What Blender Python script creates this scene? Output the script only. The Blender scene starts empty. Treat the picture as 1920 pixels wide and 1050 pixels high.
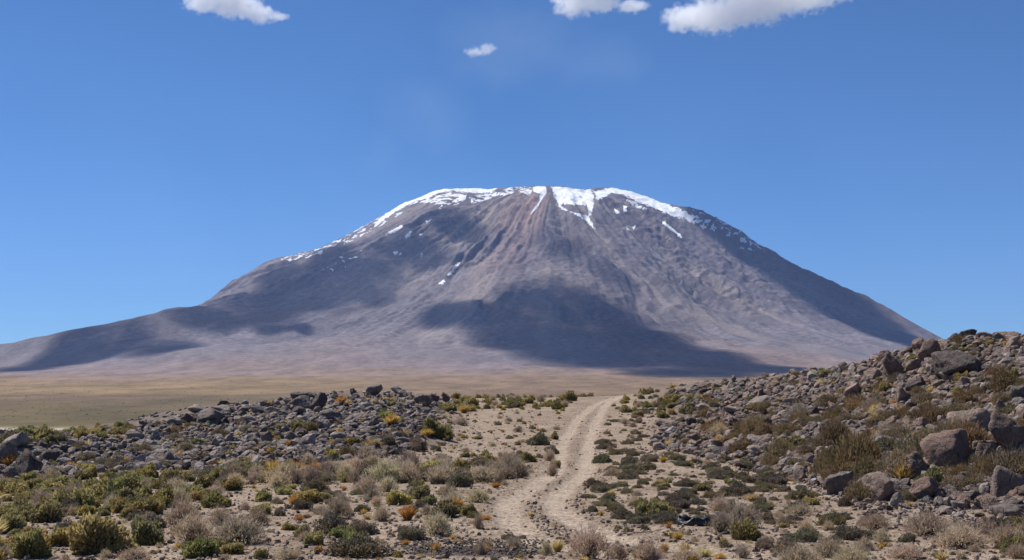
import bpy, math, random
import numpy as np
from mathutils import Vector
C = bpy.context
SC = C.scene
R = math.radians
# ------------------------------------------------------------------ camera, sky, sun, exposure
F = 2638.0                                  # focal length in pixels of a 1920 wide picture
PITCH = math.atan(175.0 / F)                # horizon row 700 of 1050
cam = bpy.data.cameras.new('camera')
cam.sensor_width = 36.0
cam.lens = 36.0 * F / 1920.0
cam.clip_start = 0.5
cam.clip_end = 80000.0
camo = bpy.data.objects.new('camera', cam)
SC.collection.objects.link(camo)
camo.location = (0, 0, 0)
camo.rotation_euler = (math.pi / 2 + PITCH, 0, 0)
SC.camera = camo

SUN_EL, SUN_AZ = R(54), math.atan2(-0.80, 0.60)      # azimuth from +Y towards +X: behind and left
S = np.array([math.sin(SUN_AZ) * math.cos(SUN_EL), math.cos(SUN_AZ) * math.cos(SUN_EL), math.sin(SUN_EL)])
world = bpy.data.worlds.new('World')
SC.world = world
world.use_nodes = True
nt = world.node_tree
bg = nt.nodes['Background']
sky = nt.nodes.new('ShaderNodeTexSky')
sky.sky_type = 'NISHITA'
sky.sun_disc = False
sky.sun_elevation = SUN_EL
sky.sun_rotation = SUN_AZ
sky.altitude = 4300
sky.air_density = 1.0
sky.dust_density = 0.0
sky.ozone_density = 4.0
tint = nt.nodes.new('ShaderNodeMix'); tint.data_type = 'RGBA'; tint.blend_type = 'MULTIPLY'   # the deep blue of thin, dry air at 4300 m
tint.inputs[0].default_value = 1.0
tint.inputs[7].default_value = (0.335, 0.535, 0.70, 1)
nt.links.new(sky.outputs[0], tint.inputs[6])
nt.links.new(tint.outputs[2], bg.inputs[0])
bg.inputs[1].default_value = 0.13
sl = bpy.data.lights.new('sun', 'SUN')
sl.energy = 4.9
sl.angle = R(0.53)
sl.color = (1.0, 0.955, 0.89)
so = bpy.data.objects.new('sun', sl)
SC.collection.objects.link(so)
so.rotation_euler = Vector(S).to_track_quat('Z', 'Y').to_euler()
so.location = (0, 0, 60)
SC.view_settings.view_transform = 'Standard'
SC.view_settings.look = 'None'
SC.view_settings.exposure = 0.24
SC.view_settings.gamma = 1.0
SC.cycles.max_bounces = 14
SC.cycles.diffuse_bounces = 2
SC.cycles.volume_bounces = 12
SC.cycles.transparent_max_bounces = 8
SC.cycles.volume_max_steps = 96
SC.cycles.volume_step_rate = 1.0
SC.cycles.use_denoising = True
SC.cycles.denoising_input_passes = 'RGB_ALBEDO_NORMAL'
SC.cycles.use_adaptive_sampling = False

rng = np.random.default_rng(7)
random.seed(7)

# ------------------------------------------------------------------ numbers
def tz(v):                                   # rise per metre of depth of picture row v (1050 rows)
    a = (525.0 - np.asarray(v, float)) / F
    return (math.sin(PITCH) + a * math.cos(PITCH)) / (math.cos(PITCH) - a * math.sin(PITCH))
def sx(u, v):                                # sideways metres per metre of depth
    a = (525.0 - np.asarray(v, float)) / F
    return (np.asarray(u, float) - 960) / F / (math.cos(PITCH) - a * math.sin(PITCH))
def project(x, y, z):
    f = y * math.cos(PITCH) + z * math.sin(PITCH)
    up = -y * math.sin(PITCH) + z * math.cos(PITCH)
    return 960 + F * x / f, 525 - F * up / f
def hashg(ix, iy, seed):
    with np.errstate(over='ignore'):
        h = (ix.astype(np.uint32) * np.uint32(374761393) + iy.astype(np.uint32) * np.uint32(668265263) + np.uint32((seed * 2246822519) & 0xffffffff))
        h = (h ^ (h >> np.uint32(13))) * np.uint32(1274126177)
        h = h ^ (h >> np.uint32(16))
    return h.astype(np.float64) / 4294967296.0 * 2 * math.pi
def pn(x, y, seed=0):
    x = np.asarray(x, float); y = np.asarray(y, float)
    xf = np.floor(x); yf = np.floor(y)
    ix = (xf.astype(np.int64) & 0xffffffff); iy = (yf.astype(np.int64) & 0xffffffff)
    fx = x - xf; fy = y - yf
    ux = fx * fx * fx * (fx * (fx * 6 - 15) + 10); uy = fy * fy * fy * (fy * (fy * 6 - 15) + 10)
    def g(a, b):
        t = hashg((ix + a) & 0xffffffff, (iy + b) & 0xffffffff, seed)
        return np.cos(t) * (fx - a) + np.sin(t) * (fy - b)
    n0 = g(0, 0) * (1 - ux) + g(1, 0) * ux
    n1 = g(0, 1) * (1 - ux) + g(1, 1) * ux
    return (n0 * (1 - uy) + n1 * uy) * 1.5
def fbm(x, y, o=4, seed=0, gain=0.5):
    t = 0; a = 1.0; s = 0
    for k in range(o):
        t = t + a * pn(x * 2.03 ** k, y * 2.03 ** k, seed + k * 17); s += a; a *= gain
    return t / s
def ridged(x, y, o=4, seed=0):
    t = 0; a = 1.0; s = 0
    for k in range(o):
        t = t + a * (1 - np.abs(pn(x * 2.07 ** k, y * 2.07 ** k, seed + k * 31)) * 2); s += a; a *= 0.5
    return t / s
def ss(a, b, x):
    t = np.clip((x - a) / (b - a), 0, 1)
    return t * t * (3 - 2 * t)
def inpoly(px, py, poly):
    inside = np.zeros(np.shape(px), bool)
    n = len(poly)
    for i in range(n):
        x1, y1 = poly[i]; x2, y2 = poly[(i + 1) % n]
        if y1 == y2: continue
        c = ((y1 > py) != (y2 > py)) & (px < (x2 - x1) * (py - y1) / (y2 - y1) + x1)
        inside ^= c
    return inside
def lerp3(a, b, t):
    a = np.asarray(a, float); b = np.asarray(b, float)
    return a + (b - a) * np.asarray(t)[..., None]

# ------------------------------------------------------------------ the near terrain
# columns: u, foot (d, row), middle (d, row), crest (d, row)
COLS = np.array([
    (-900, 50, 915, 66, 862, 90, 815), (-400, 55, 905, 70, 858, 90, 815), (0, 58, 897, 68, 858, 84, 824), (130, 60, 887, 74, 850, 88, 817), (250, 62, 872, 78, 832, 95, 795),
    (400, 61, 880, 80, 822, 100, 768), (550, 62, 876, 84, 800, 106, 752), (700, 66, 862, 86, 800, 110, 741),
    (800, 75, 846, 95, 790, 120, 744), (870, 80, 840, 105, 785, 130, 748), (1000, 78, 843, 104, 782, 135, 746),
    (1150, 78, 843, 104, 778, 137, 744), (1250, 78, 838, 102, 778, 138, 731), (1330, 72, 850, 95, 780, 130, 721),
    (1440, 58, 889, 80, 792, 115, 708), (1560, 48, 917, 70, 800, 100, 695), (1680, 43, 935, 62, 800, 88, 668),
    (1800, 40, 951, 58, 790, 80, 640), (1920, 38, 964, 55, 790, 76, 632), (2150, 35, 980, 50, 780, 70, 600), (2900, 34, 985, 50, 790, 75, 620)], float)
YK = [0.0, 14.0, 26.0]; ZK = [-1.7, -3.2, -3.62]
def plain_z(x, y):
    z = np.interp(y, [0, 200, 320, 500, 1000, 1500, 2000, 2600, 3500, 4700, 6000, 7500, 9000, 60000], [-8, -9, -17, -28, -50, -57.5, -55, -49, -41, -24, 4, 32, 45, 45])
    z = z + fbm(x / 900, y / 900, 4, 5) * (8 + 14 * ss(4000, 6500, y)) * ss(1700, 3200, y) * (1 - ss(9000, 12000, y))
    return z
def near_z(x, y):
    x = np.asarray(x, float); y = np.asarray(y, float)
    yy = np.maximum(y, 12.0)
    u = 960 + F * x / yy
    cf = [np.interp(u, COLS[:, 0], COLS[:, k]) for k in range(1, 7)]
    kd = [np.zeros_like(u), np.full_like(u, 14.0), np.full_like(u, 26.0), 0.5 * (26 + cf[0]), cf[0], cf[2], cf[4], cf[4] * 1.12 + 4, cf[4] * 1.5 + 20, np.full_like(u, 330.0)]
    zf, zm, zc = cf[0] * tz(cf[1]), cf[2] * tz(cf[3]), cf[4] * tz(cf[5])
    kz = [np.full_like(u, -1.7), np.full_like(u, -3.2), np.full_like(u, -3.62), 0.5 * (-3.62 + zf) - 0.05, zf, zm, zc, zc - 0.35, np.minimum(zc - 3.5, -4.0), np.full_like(u, -18.0)]
    out = np.full_like(u, -18.0)
    for k in range(len(kd) - 1):
        d0, d1 = kd[k], kd[k + 1]
        t = np.clip((yy - d0) / (d1 - d0), 0, 1)
        m = (yy >= d0) & (yy < d1)
        # hermite: soft at the crest, otherwise nearly straight
        tt = t * 0.55 + (t * t * (3 - 2 * t)) * 0.45
        out = np.where(m, kz[k] + (kz[k + 1] - kz[k]) * tt, out)
    out = np.where(y < 12, np.interp(y, [-50, 3, 12], [-1.7, -1.7, -2.95]), out)
    return out
def rockiness(x, y):                          # 1 on the two bouldery rises
    yy = np.maximum(y, 12.0); u = 960 + F * x / yy
    foot = np.interp(u, COLS[:, 0], COLS[:, 1])
    side = 1 - ss(770, 880, u) + ss(1190, 1290, u)
    return ss(0.96, 1.06, yy / foot) * np.clip(side, 0, 1) * (1 - ss(150, 260, y))
LW = [(1128, 752), (1107, 762), (1070, 800), (1050, 840), (1043, 868), (1040, 888), (1008, 906), (968, 923), (948, 940), (947, 962), (966, 987), (1020, 1010), (1100, 1030), (1200, 1048)]
RW = [(1142, 752), (1133, 760), (1113, 797), (1101, 833), (1097, 863), (1098, 882), (1082, 900), (1050, 916), (1032, 938), (1048, 963), (1100, 988), (1175, 1008), (1290, 1022), (1400, 1040)]
def terrain0(x, y):
    b = ss(200, 330, y)
    z = near_z(x, y) * (1 - b) + plain_z(x, y) * b
    z = z + fbm(x / 7, y / 7, 3, 11) * 0.16 * ss(10, 24, y) * (1 - ss(150, 400, y))
    z = z + fbm(x / 5.5, y / 5.5, 4, 23) * 0.75 * rockiness(x, y)
    return z
def hit(u, v, zf, y0, y1, n):
    """first point of the ground zf met by the sight line through (u, v)"""
    u = np.atleast_1d(np.asarray(u, float)); v = np.atleast_1d(np.asarray(v, float))
    d = np.geomspace(y0, y1, n)[None, :]
    s = sx(u, v)[:, None]; t = tz(v)[:, None]
    g = zf(s * d, np.broadcast_to(d, (len(u), n)))
    under = (t * d) <= g
    k = np.argmax(under, 1); ok = under.any(1)
    k = np.maximum(k, 1)
    i = np.arange(len(u))
    e0 = (t * d - g)[i, k - 1]; e1 = (t * d - g)[i, k]
    f = np.clip(e0 / (e0 - e1 + 1e-12), 0, 1)
    dd = d[0, k - 1] * (1 - f) + d[0, k] * f
    return s[:, 0] * dd, dd, ok
_TX = np.arange(-75.0, 95.0, 0.15); _TY = np.arange(14.0, 240.0, 0.15); _TZ = None
def terrain(x, y):
    """height of the near terrain, read from a fine table where there is one"""
    global _TZ
    x = np.asarray(x, float); y = np.asarray(y, float)
    if _TZ is None:
        a, b = np.meshgrid(_TX, _TY); _TZ = terrain_exact(a, b).astype(np.float32)
    fx = np.clip((x - _TX[0]) / 0.15, 0, len(_TX) - 1.001); fy = np.clip((y - _TY[0]) / 0.15, 0, len(_TY) - 1.001)
    i = fx.astype(int); j = fy.astype(int); fx = fx - i; fy = fy - j
    return (_TZ[j, i] * (1 - fx) + _TZ[j, i + 1] * fx) * (1 - fy) + (_TZ[j + 1, i] * (1 - fx) + _TZ[j + 1, i + 1] * fx) * fy
def poly_world(pts):
    a = np.array(pts, float)
    x, y, ok = hit(a[:, 0], a[:, 1], lambda p, q: near_z(p, q), 15, 160, 900)
    return np.stack([x, y], 1)[ok]
LWW, RWW = poly_world(LW), poly_world(RW)
LWW = np.vstack([[LWW[0] + [2.5, 12]], [LWW[0] + [1.0, 5]], LWW]); RWW = np.vstack([[RWW[0] + [2.5, 12]], [RWW[0] + [1.0, 5]], RWW])
def dist_line(x, y, line):
    d = np.full(np.shape(x), 1e9)
    for a, b in zip(line[:-1], line[1:]):
        ab = b - a; L = (ab ** 2).sum()
        t = np.clip(((x - a[0]) * ab[0] + (y - a[1]) * ab[1]) / L, 0, 1)
        d = np.minimum(d, np.hypot(x - a[0] - t * ab[0], y - a[1] - t * ab[1]))
    return d
def smooth_line(w, n=3):
    for _ in range(n):
        q = [w[0]]
        for a, b in zip(w[:-1], w[1:]):
            q += [a * .75 + b * .25, a * .25 + b * .75]
        q.append(w[-1]); w = np.array(q)
    return w
LWS, RWS = smooth_line(LWW), smooth_line(RWW)
MID = np.array([0.5 * (a + b) for a, b in zip(LWW, RWW)]); MIDS = smooth_line(MID)
def track_mask(x, y):
    x = np.asarray(x, float); y = np.asarray(y, float)
    m = np.zeros(x.shape); lane = np.zeros(x.shape)
    sel = (y > 22) & (y < 175) & (np.abs(x) < 30)
    if sel.any():
        xs, ys = x[sel], y[sel]
        w = fbm(xs / 0.7, ys / 0.7, 2, 77) * 0.12
        d = np.minimum(dist_line(xs, ys, LWS), dist_line(xs, ys, RWS)) + w
        m[sel] = 1 - ss(0.16, 0.62, d)
        lane[sel] = 1 - ss(0.9, 2.2, dist_line(xs, ys, MIDS) + w * 3)
    return m, lane
def terrain_exact(x, y):
    m, lane = track_mask(x, y)
    return terrain0(x, y) - 0.07 * m - 0.02 * lane

# ------------------------------------------------------------------ the volcano
XC, YC = 400.0, 12000.0
SIL_R = np.array([(1060, 351), (1110, 356), (1150, 352), (1190, 360), (1250, 382), (1300, 393), (1340, 404), (1400, 440), (1450, 472), (1500, 500), (1550, 525), (1620, 550), (1700, 590), (1770, 634), (1850, 672), (1950, 698), (2200, 706)], float)
SIL_L = np.array([(1040, 350), (1000, 350), (960, 351), (930, 353), (880, 354), (820, 357), (790, 368), (760, 378), (720, 403), (660, 435), (600, 465), (540, 480), (475, 508), (440, 522), (380, 557), (310, 580), (260, 588), (200, 610), (130, 625), (60, 642), (0, 645), (-100, 660), (-300, 690), (-600, 704)], float)
def prof(sil):
    x = sx(sil[:, 0], sil[:, 1]) * YC; z = tz(sil[:, 1]) * YC
    r = np.abs(x - XC); o = np.argsort(r)
    return r[o], z[o]
PR, PL = prof(SIL_R), prof(SIL_L)
PF = (np.array([0, 400, 800, 1100, 1600, 2200, 2900, 3700, 4500, 5400, 6300, 8000]), np.array([1583, 1530, 1440, 1310, 1050, 760, 480, 270, 140, 50, 0, -20.]))
PB = (np.array([0, 700, 1500, 3000, 5000, 9000]), np.array([1583, 1520, 1100, 400, 50, -20.]))
GX = np.arange(-6400.0, 6401.0, 200.0)
GV = np.array([0.25, 0.25, 0.25, 0.25, 0.25, 0.25, 0.25, 0.25, 0.25, 0.25, 0.25, 0.3, 0.34, 0.46, 0.58, 0.6, 0.5, 0.35, 0.36, 0.54, 0.77, 0.92, 0.97, 0.95, 0.95, 0.96, 0.97, 0.98, 0.98, 0.99, 0.99, 0.98, 0.99, 1.0, 1.0, 0.98, 0.99, 0.99, 0.97, 0.93, 0.91, 0.9, 0.87, 0.83, 0.81, 0.77, 0.65, 0.52, 0.31] + [0.25] * 16)  # height factor along the east-west line
def volcano_z(x, y, detail=True):
    x = np.asarray(x, float); y = np.asarray(y, float)
    dx, dy = x - XC, y - YC
    r = np.hypot(dx, dy) + 1e-6
    th = np.arctan2(dy, dx)
    c, s = dx / r, dy / r
    # warp the outline a little so that contours are not circles
    rw = r * (1 + 0.045 * pn(th * 2.2, r * 0 + 3.3, 91) + 0.02 * pn(th * 7, r / 2500, 92))
    wr, wl, wf, wb = np.maximum(c, 0) ** 2, np.maximum(-c, 0) ** 2, np.maximum(-s, 0) ** 2, np.maximum(s, 0) ** 2
    pr = lambda q: np.interp(q, *PR); pl = lambda q: np.interp(q, *PL); pf = lambda q: np.interp(q, *PF); pb = lambda q: np.interp(q, *PB)
    rs = r + (rw - r) * np.maximum(-s, 0)
    cone = wr * pr(rs) + wl * pl(rs) + wf * pf(rw) + wb * pb(rs)
    side = np.where(dx > 0, pr(np.abs(dx)), pl(np.abs(dx)))
    pyr = np.minimum(side, np.where(dy < 0, pf(np.abs(dy)), pb(np.abs(dy))))
    k = np.where(dx > 0, 0.28, 0.10) * np.maximum(-s, 0) ** 0.5 * ss(500, 1500, r)
    h = cone * (1 - k) + pyr * k
    h = h * np.interp(x, GX, GV)
    if detail:
        hh = np.clip(h / 1500, 0, 1)
        # spurs that run down the slope
        def spur(a, wid, amp, r0, r1):
            d = np.angle(np.exp(1j * (th - R(a)))) * r
            return amp * np.exp(-(d / wid) ** 2) * ss(r0 * .7, r0 * 1.2, r) * (1 - ss(r1 * .8, r1 * 1.25, r))
        h = h + spur(-93, 620, 95, 2300, 4200) + spur(-38, 260, 70, 1200, 4000) + spur(-128, 420, 55, 1500, 4500) - spur(-70, 300, 40, 1400, 3600) - spur(-112, 260, 55, 1400, 3600)
        front = ss(0.12, -0.25, s) if False else np.clip(0.35 + np.maximum(-s, -0.2), 0.25, 1)
        wx = fbm(x / 700, y / 700, 3, 46) * .35
        rg = lambda f_, q_, sd_: 1 - 2.2 * np.abs(pn(th * f_ + wx * f_ * .22 * min(1, 15 / f_), r / q_ + wx, sd_))
        g = (rg(6, 3600, 41) - .4) * 44 + (rg(15, 2200, 42) - .4) * 26 + (rg(38, 1300, 43) - .4) * 12 + (rg(90, 800, 40) - .4) * 5
        keep = 0.25 + 1.3 * np.clip(fbm(x / 1100, y / 1100, 2, 47) + .35, 0, 1)
        rim = 0.3 + 0.7 * np.maximum(-s, 0)            # calmer where the outline is seen
        h = h + g * keep * ss(0.02, 0.3, hh) * rim * ss(450, 1300, r) * (1 - 0.5 * ss(.75, 1, hh))
        h = h + fbm(x / 1300, y / 1300, 4, 51) * 60 * (1 - ss(0.1, 0.45, hh)) * ss(0.0, 0.05, hh) * rim
        h = h + fbm(x / 420, y / 420, 5, 52) * (26 + 20 * ss(.2, .5, hh)) * ss(0.03, 0.15, hh) * rim
        h = h + fbm(x / 75, y / 75, 3, 53) * 15 * ss(0.08, 0.45, hh)
        h = h + outcrop(x, y, h) * 42 * np.maximum(ridged(x / 150, y / 150, 4, 61) - 0.35, 0)
        h = h + 62 * np.exp(-((x + 2240) / 42) ** 2 - (dy / 260) ** 2)          # a crag on the western outline
        h = h + 128 * np.exp(-((x + 2750) / 560) ** 2 - ((y - 8500) / 380) ** 2) + 60 * np.exp(-((x + 2150) / 420) ** 2 - ((y - 8900) / 300) ** 2)   # low foothills
    return h
def outcrop(x, y, h):                         # rough lava on the upper right of the front
    r = np.hypot(x - XC, y - YC); th = np.degrees(np.arctan2(y - YC, x - XC))
    a = np.exp(-((th + 62) / 13) ** 2) * ss(700, 1100, r) * (1 - ss(2600, 3400, r))
    b = np.exp(-((th + 122) / 7) ** 2) * ss(800, 1100, r) * (1 - ss(1700, 2300, r)) * .6
    c = np.exp(-((th + 28) / 14) ** 2) * ss(900, 1300, r) * (1 - ss(1900, 2500, r)) * .9
    return np.clip(a + b + c, 0, 1) * ss(-.35, .25, fbm(x / 260, y / 260, 3, 63) + .15)
def far_z(x, y):
    v = volcano_z(x, y)
    p = plain_z(x, y)
    e = ss(5400, 7000, y) * (1 - ss(16500, 18500, y)) * (1 - ss(7000, 9500, np.abs(x)))
    k = 18.0
    m = np.maximum(v, p) + k * np.log1p(np.exp(-np.abs(v - p) / k)) - k * 0.69 * np.exp(-np.abs(v - p) / 60)
    return p + (m - p) * e

# ------------------------------------------------------------------ mesh and material helpers
def link(o):
    SC.collection.objects.link(o); return o
def make_mesh(name, v, f, col=None, mats=(), smooth=True, sizes=None, extra=None):
    """v (n,3); f (m,k) equal polygons, or a flat list with sizes"""
    me = bpy.data.meshes.new(name)
    v = np.asarray(v, np.float32); f = np.asarray(f, np.int32)
    if sizes is None:
        k = f.shape[1]; m = f.shape[0]; starts = np.arange(m, dtype=np.int32) * k
    else:
        m = len(sizes); starts = np.concatenate([[0], np.cumsum(sizes)[:-1]]).astype(np.int32)
    me.vertices.add(len(v)); me.vertices.foreach_set('co', v.ravel())
    me.loops.add(f.size); me.loops.foreach_set('vertex_index', f.ravel())
    me.polygons.add(m); me.polygons.foreach_set('loop_start', starts)
    me.update(calc_edges=True)
    me.polygons.foreach_set('use_smooth', np.full(m, smooth))
    if col is not None:
        c = np.ones((len(v), 4), np.float32); c[:, :3] = np.asarray(col, np.float32).reshape(-1, 3) if np.ndim(col) > 1 else col
        a = me.color_attributes.new('Col', 'FLOAT_COLOR', 'POINT'); a.data.foreach_set('color', c.ravel())
    for k_, arr in (extra or {}).items():
        a = me.attributes.new(k_, 'FLOAT', 'POINT'); a.data.foreach_set('value', np.asarray(arr, np.float32))
    for mt in mats: me.materials.append(mt)
    return me
def mat(name):
    m = bpy.data.materials.new(name); m.use_nodes = True
    t = m.node_tree; t.nodes.clear()
    out = t.nodes.new('ShaderNodeOutputMaterial')
    return m, t, out
def node(t, kind, ins=None, **kw):
    n = t.nodes.new(kind)
    for k, v in kw.items(): setattr(n, k, v)
    for k, v in (ins or {}).items():
        s = n.inputs[k]
        if isinstance(v, bpy.types.NodeSocket): t.links.new(v, s)
        else: s.default_value = v
    return n
def math_(t, op, a, b=0.0, c=0.0):
    return node(t, 'ShaderNodeMath', {0: a, 1: b, 2: c}, operation=op).outputs[0]
def ramp(t, fac, stops):
    n = node(t, 'ShaderNodeValToRGB', {0: fac}); e = n.color_ramp.elements
    while len(e) > 1: e.remove(e[-1])
    e[0].position = stops[0][0]; e[0].color = (*stops[0][1], 1)
    for p, c in stops[1:]:
        x = e.new(p); x.color = (*c, 1)
    return n.outputs[0]
def mixc(t, fac, a, b, mode='MIX'):
    n = t.nodes.new('ShaderNodeMix'); n.data_type = 'RGBA'; n.blend_type = mode
    for s, v in ((n.inputs[0], fac), (n.inputs[6], a), (n.inputs[7], b)):
        if isinstance(v, bpy.types.NodeSocket): t.links.new(v, s)
        elif isinstance(v, tuple): s.default_value = (*v, 1)
        else: s.default_value = v
    return n.outputs[2]
def tag(o, label=None, cat=None, group=None, kind=None):
    if label: o['label'] = label
    if cat: o['category'] = cat
    if group: o['group'] = group
    if kind: o['kind'] = kind
    return o

# ---- ground
gm, t, out = mat('dry_ground')
pos = node(t, 'ShaderNodeNewGeometry').outputs['Position']
colr = node(t, 'ShaderNodeVertexColor', layer_name='Col').outputs[0]
near = node(t, 'ShaderNodeAttribute', attribute_name='near').outputs['Fac']
n1 = node(t, 'ShaderNodeTexNoise', {'Vector': pos, 'Scale': 1.6, 'Detail': 8.0, 'Roughness': 0.75}).outputs[0]
n2 = node(t, 'ShaderNodeTexVoronoi', {'Vector': pos, 'Scale': 7.0}).outputs[0]
n3 = node(t, 'ShaderNodeTexNoise', {'Vector': pos, 'Scale': 9.0, 'Detail': 3.0, 'Roughness': 0.6}).outputs[0]
v1 = node(t, 'ShaderNodeMapRange', {0: n1, 1: 0.3, 2: 0.7, 3: 0.68, 4: 1.28}).outputs[0]
v2 = node(t, 'ShaderNodeMapRange', {0: n3, 1: 0.32, 2: 0.68, 3: 0.5, 4: 1.45}).outputs[0]
vv_ = math_(t, 'MULTIPLY', v1, v2)
vv_ = math_(t, 'ADD', math_(t, 'MULTIPLY', math_(t, 'SUBTRACT', vv_, 1.0), near), 1.0)
cc = mixc(t, 1.0, colr, node(t, 'ShaderNodeCombineColor', {0: vv_, 1: vv_, 2: vv_}).outputs[0], 'MULTIPLY')
hgt = math_(t, 'ADD', math_(t, 'MULTIPLY', n1, 0.12), math_(t, 'MULTIPLY', math_(t, 'SUBTRACT', 1.0, n2), 0.05))
hgt = math_(t, 'ADD', hgt, math_(t, 'MULTIPLY', n3, 0.05))
bump = node(t, 'ShaderNodeBump', {'Strength': math_(t, 'MULTIPLY', near, 0.9), 'Distance': 1.0, 'Height': hgt})
bs = node(t, 'ShaderNodeBsdfPrincipled', {'Base Color': cc, 'Roughness': 0.95, 'Normal': bump.outputs[0]})
bs.inputs['Specular IOR Level'].default_value = 0.15
t.links.new(bs.outputs[0], out.inputs[0])

def far_color(x, y, z):
    """colour of the plain and the cone, by place"""
    th = np.arctan2(y - YC, x - XC); r = np.hypot(x - XC, y - YC)
    n = fbm(x / 420, y / 420, 4, 101); n2 = fbm(x / 1500, y / 1500, 3, 102); nf = fbm(x / 45, y / 45, 3, 103)
    pale = np.array([0.42, 0.36, 0.25]); olive = np.array([0.108, 0.080, 0.028]); grey = np.array([0.138, 0.090, 0.048])
    gold = np.array([0.255, 0.170, 0.075]); tan = np.array([0.235, 0.155, 0.10]); mauve = np.array([0.210, 0.166, 0.158])
    rock = np.array([0.170, 0.150, 0.157])
    yy = y + n2 * 1300 * ss(2500, 5000, y) + n2 * 300 + n * 420 + 500 * ss(200, -2500, x) * ss(3800, 5200, y)
    c = lerp3(np.broadcast_to(pale * 0.55, x.shape + (3,)), olive, ss(500, 900, yy))
    c = lerp3(c, pale * 0.9, ss(1180, 1260, y + n * 90 + n2 * 60) * (1 - ss(1430, 1600, y + n * 120)) * ss(-180, -330, x + n * 90))
    c = lerp3(c, olive, ss(1500, 1700, yy) * (1 - ss(1900, 2900, yy)) * .7)  # darker olive, then grey, across the middle of the plain
    c = lerp3(c, grey, ss(1900, 2600, yy) * (0.6 + n * 1.2).clip(0, 1))
    wst = .3 + .7 * ss(-100, -900, x + n * 300)
    c = lerp3(c, tan * .9, ss(2300, 3300, yy) * (1 - wst))
    c = lerp3(c, gold, ss(2700, 3700, yy) * (.75 + n).clip(0, 1) * wst)
    c = lerp3(c, tan, ss(4200, 5200, yy - 500 * ss(-500, 600, x)) * (.8 + n).clip(0, 1))
    c = lerp3(c, mauve, ss(4700, 7600, yy))
    c = lerp3(c, rock, ss(6900, 8000, yy) * ss(10, 90, z))
    nh = fbm(x / 110, y / 420, 4, 104)
    c = c * (1 + (0.42 * nf + 0.5 * nh) * ss(300, 900, y) * (1 - .5 * ss(6500, 8000, y)))[..., None]
    up = ss(60, 200, z) * ss(6500, 7500, y)
    # downslope streaks of scree
    st = pn(th * 60, r / 1500, 111) * .5 + pn(th * 140, r / 900, 112) * .35 + pn(th * 300, r / 600, 113) * .25
    c = c * (1 + up * (0.26 * st + 0.30 * n + 0.42 * nf))[..., None]
    wv = fbm(x / 800, y / 800, 3, 116) * .5
    fan = pn(th * 9 + wv, r / 2400, 117); fan2 = pn(th * 23 + wv * 2, r / 1100, 118)
    c = lerp3(c, np.array([0.255, 0.215, 0.195]), np.clip(up * ss(.12, .45, fan) * .75, 0, 1))
    c = lerp3(c, np.array([0.105, 0.090, 0.098]), np.clip(up * (ss(.05, .5, -fan) * .45 + ss(.15, .5, fan2) * .45), 0, .8))
    pink = np.array([0.34, 0.235, 0.20]); dark = np.array([0.085, 0.072, 0.078]); buff = np.array([0.36, 0.30, 0.25])
    thd = np.degrees(th)
    def band(a, w, r0, r1): return np.exp(-((thd - a) / w) ** 2) * ss(r0 * .8, r0 * 1.15, r) * (1 - ss(r1 * .85, r1 * 1.2, r))
    c = lerp3(c, pink, np.clip(up * (band(-108, 9, 350, 1500) * .9 + band(-102, 4, 800, 2600) * .7) * (.6 + st), 0, .85))
    c = lerp3(c, buff, np.clip(up * (band(-118, 5, 1000, 3200) * .55 + band(-66, 1.6, 2000, 3200) * .8) * (.7 + st), 0, .8))
    c = lerp3(c, dark, np.clip(outcrop(x, y, z) * up * ss(.0, .45, ridged(x / 70, y / 70, 3, 121) - .28) * 0.9, 0, 1))
    c = lerp3(c, dark, up * np.clip(ss(.25, .6, fbm(x / 110, y / 110, 4, 122)) * ss(-.1, .3, n2) * 0.55, 0, 1))
    return c
# snow: outlines given in metres east and up, as seen from the south, and kept to the south face
SNOWPX = [
 [(0,312),(60,240),(180,176),(330,108),(400,94),(560,92),(700,98),(660,125),(560,125),(440,115),(370,125),(320,150),(240,175),(130,225),(40,290),(0,325)],
 [(250,180),(350,140),(420,120),(520,135),(520,160),(470,190),(390,190),(380,212),(360,185),(300,180)],
 [(540,150),(620,130),(700,122),(760,97),(830,90),(900,95),(880,140),(800,120),(740,140),(680,150),(620,170),(560,188)],
 [(900,88),(970,88),(975,120),(950,160),(920,210),(878,255),(900,215),(935,170),(940,130),(900,120)],
 [(1000,90),(1080,94),(1230,108),(1240,190),(1215,200),(1210,190),(1080,190),(1040,190),(1020,150)],
 [(1205,185),(1240,185),(1228,250),(1208,258)], [(1100,228),(1170,243),(1215,265),(1248,328),(1240,330),(1190,278),(1150,252)],
 [(1040,185),(1095,225),(1080,228),(1040,200)],
 [(1240,118),(1330,94),(1400,98),(1500,122),(1620,172),(1760,232),(1815,266),(1780,284),(1700,260),(1600,218),(1480,172),(1400,132),(1340,127),(1290,150),(1258,170)],
 [(1420,158),(1500,188),(1542,217),(1510,220),(1450,192)], [(1606,278),(1640,288),(1752,380),(1732,380),(1650,314)],
 [(1348,212),(1372,220),(1386,240),(1370,244)], [(1408,198),(1426,200),(1426,232),(1410,228)], [(1420,318),(1475,312),(1468,330),(1425,338)],
 [(478,512),(492,518),(432,592),(416,588)], [(392,612),(402,620),(378,678),(358,660),(370,630)],
 [(112,458),(142,452),(122,478)], [(268,462),(284,470),(265,490)], [(205,338),(222,345),(186,384),(178,372)], [(250,350),(275,355),(262,366)],
 [(296,285),(330,270),(322,282),(300,296)], [(80,345),(160,305),(165,318),(95,360)], [(135,470),(165,458),(150,478)], [(1780,282),(1860,276),(1830,294),(1790,296)]]
SNOWLOOSE = [([(520,487),(600,460),(700,412),(745,392),(770,384),(760,396),(690,438),(600,478),(545,490)], .16), ([(1296,392),(1345,408),(1420,452),(1440,472),(1400,470),(1330,440),(1296,412)], .12), ([(600,500),(640,480),(700,455),(650,500),(605,515)], .28)]
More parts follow.
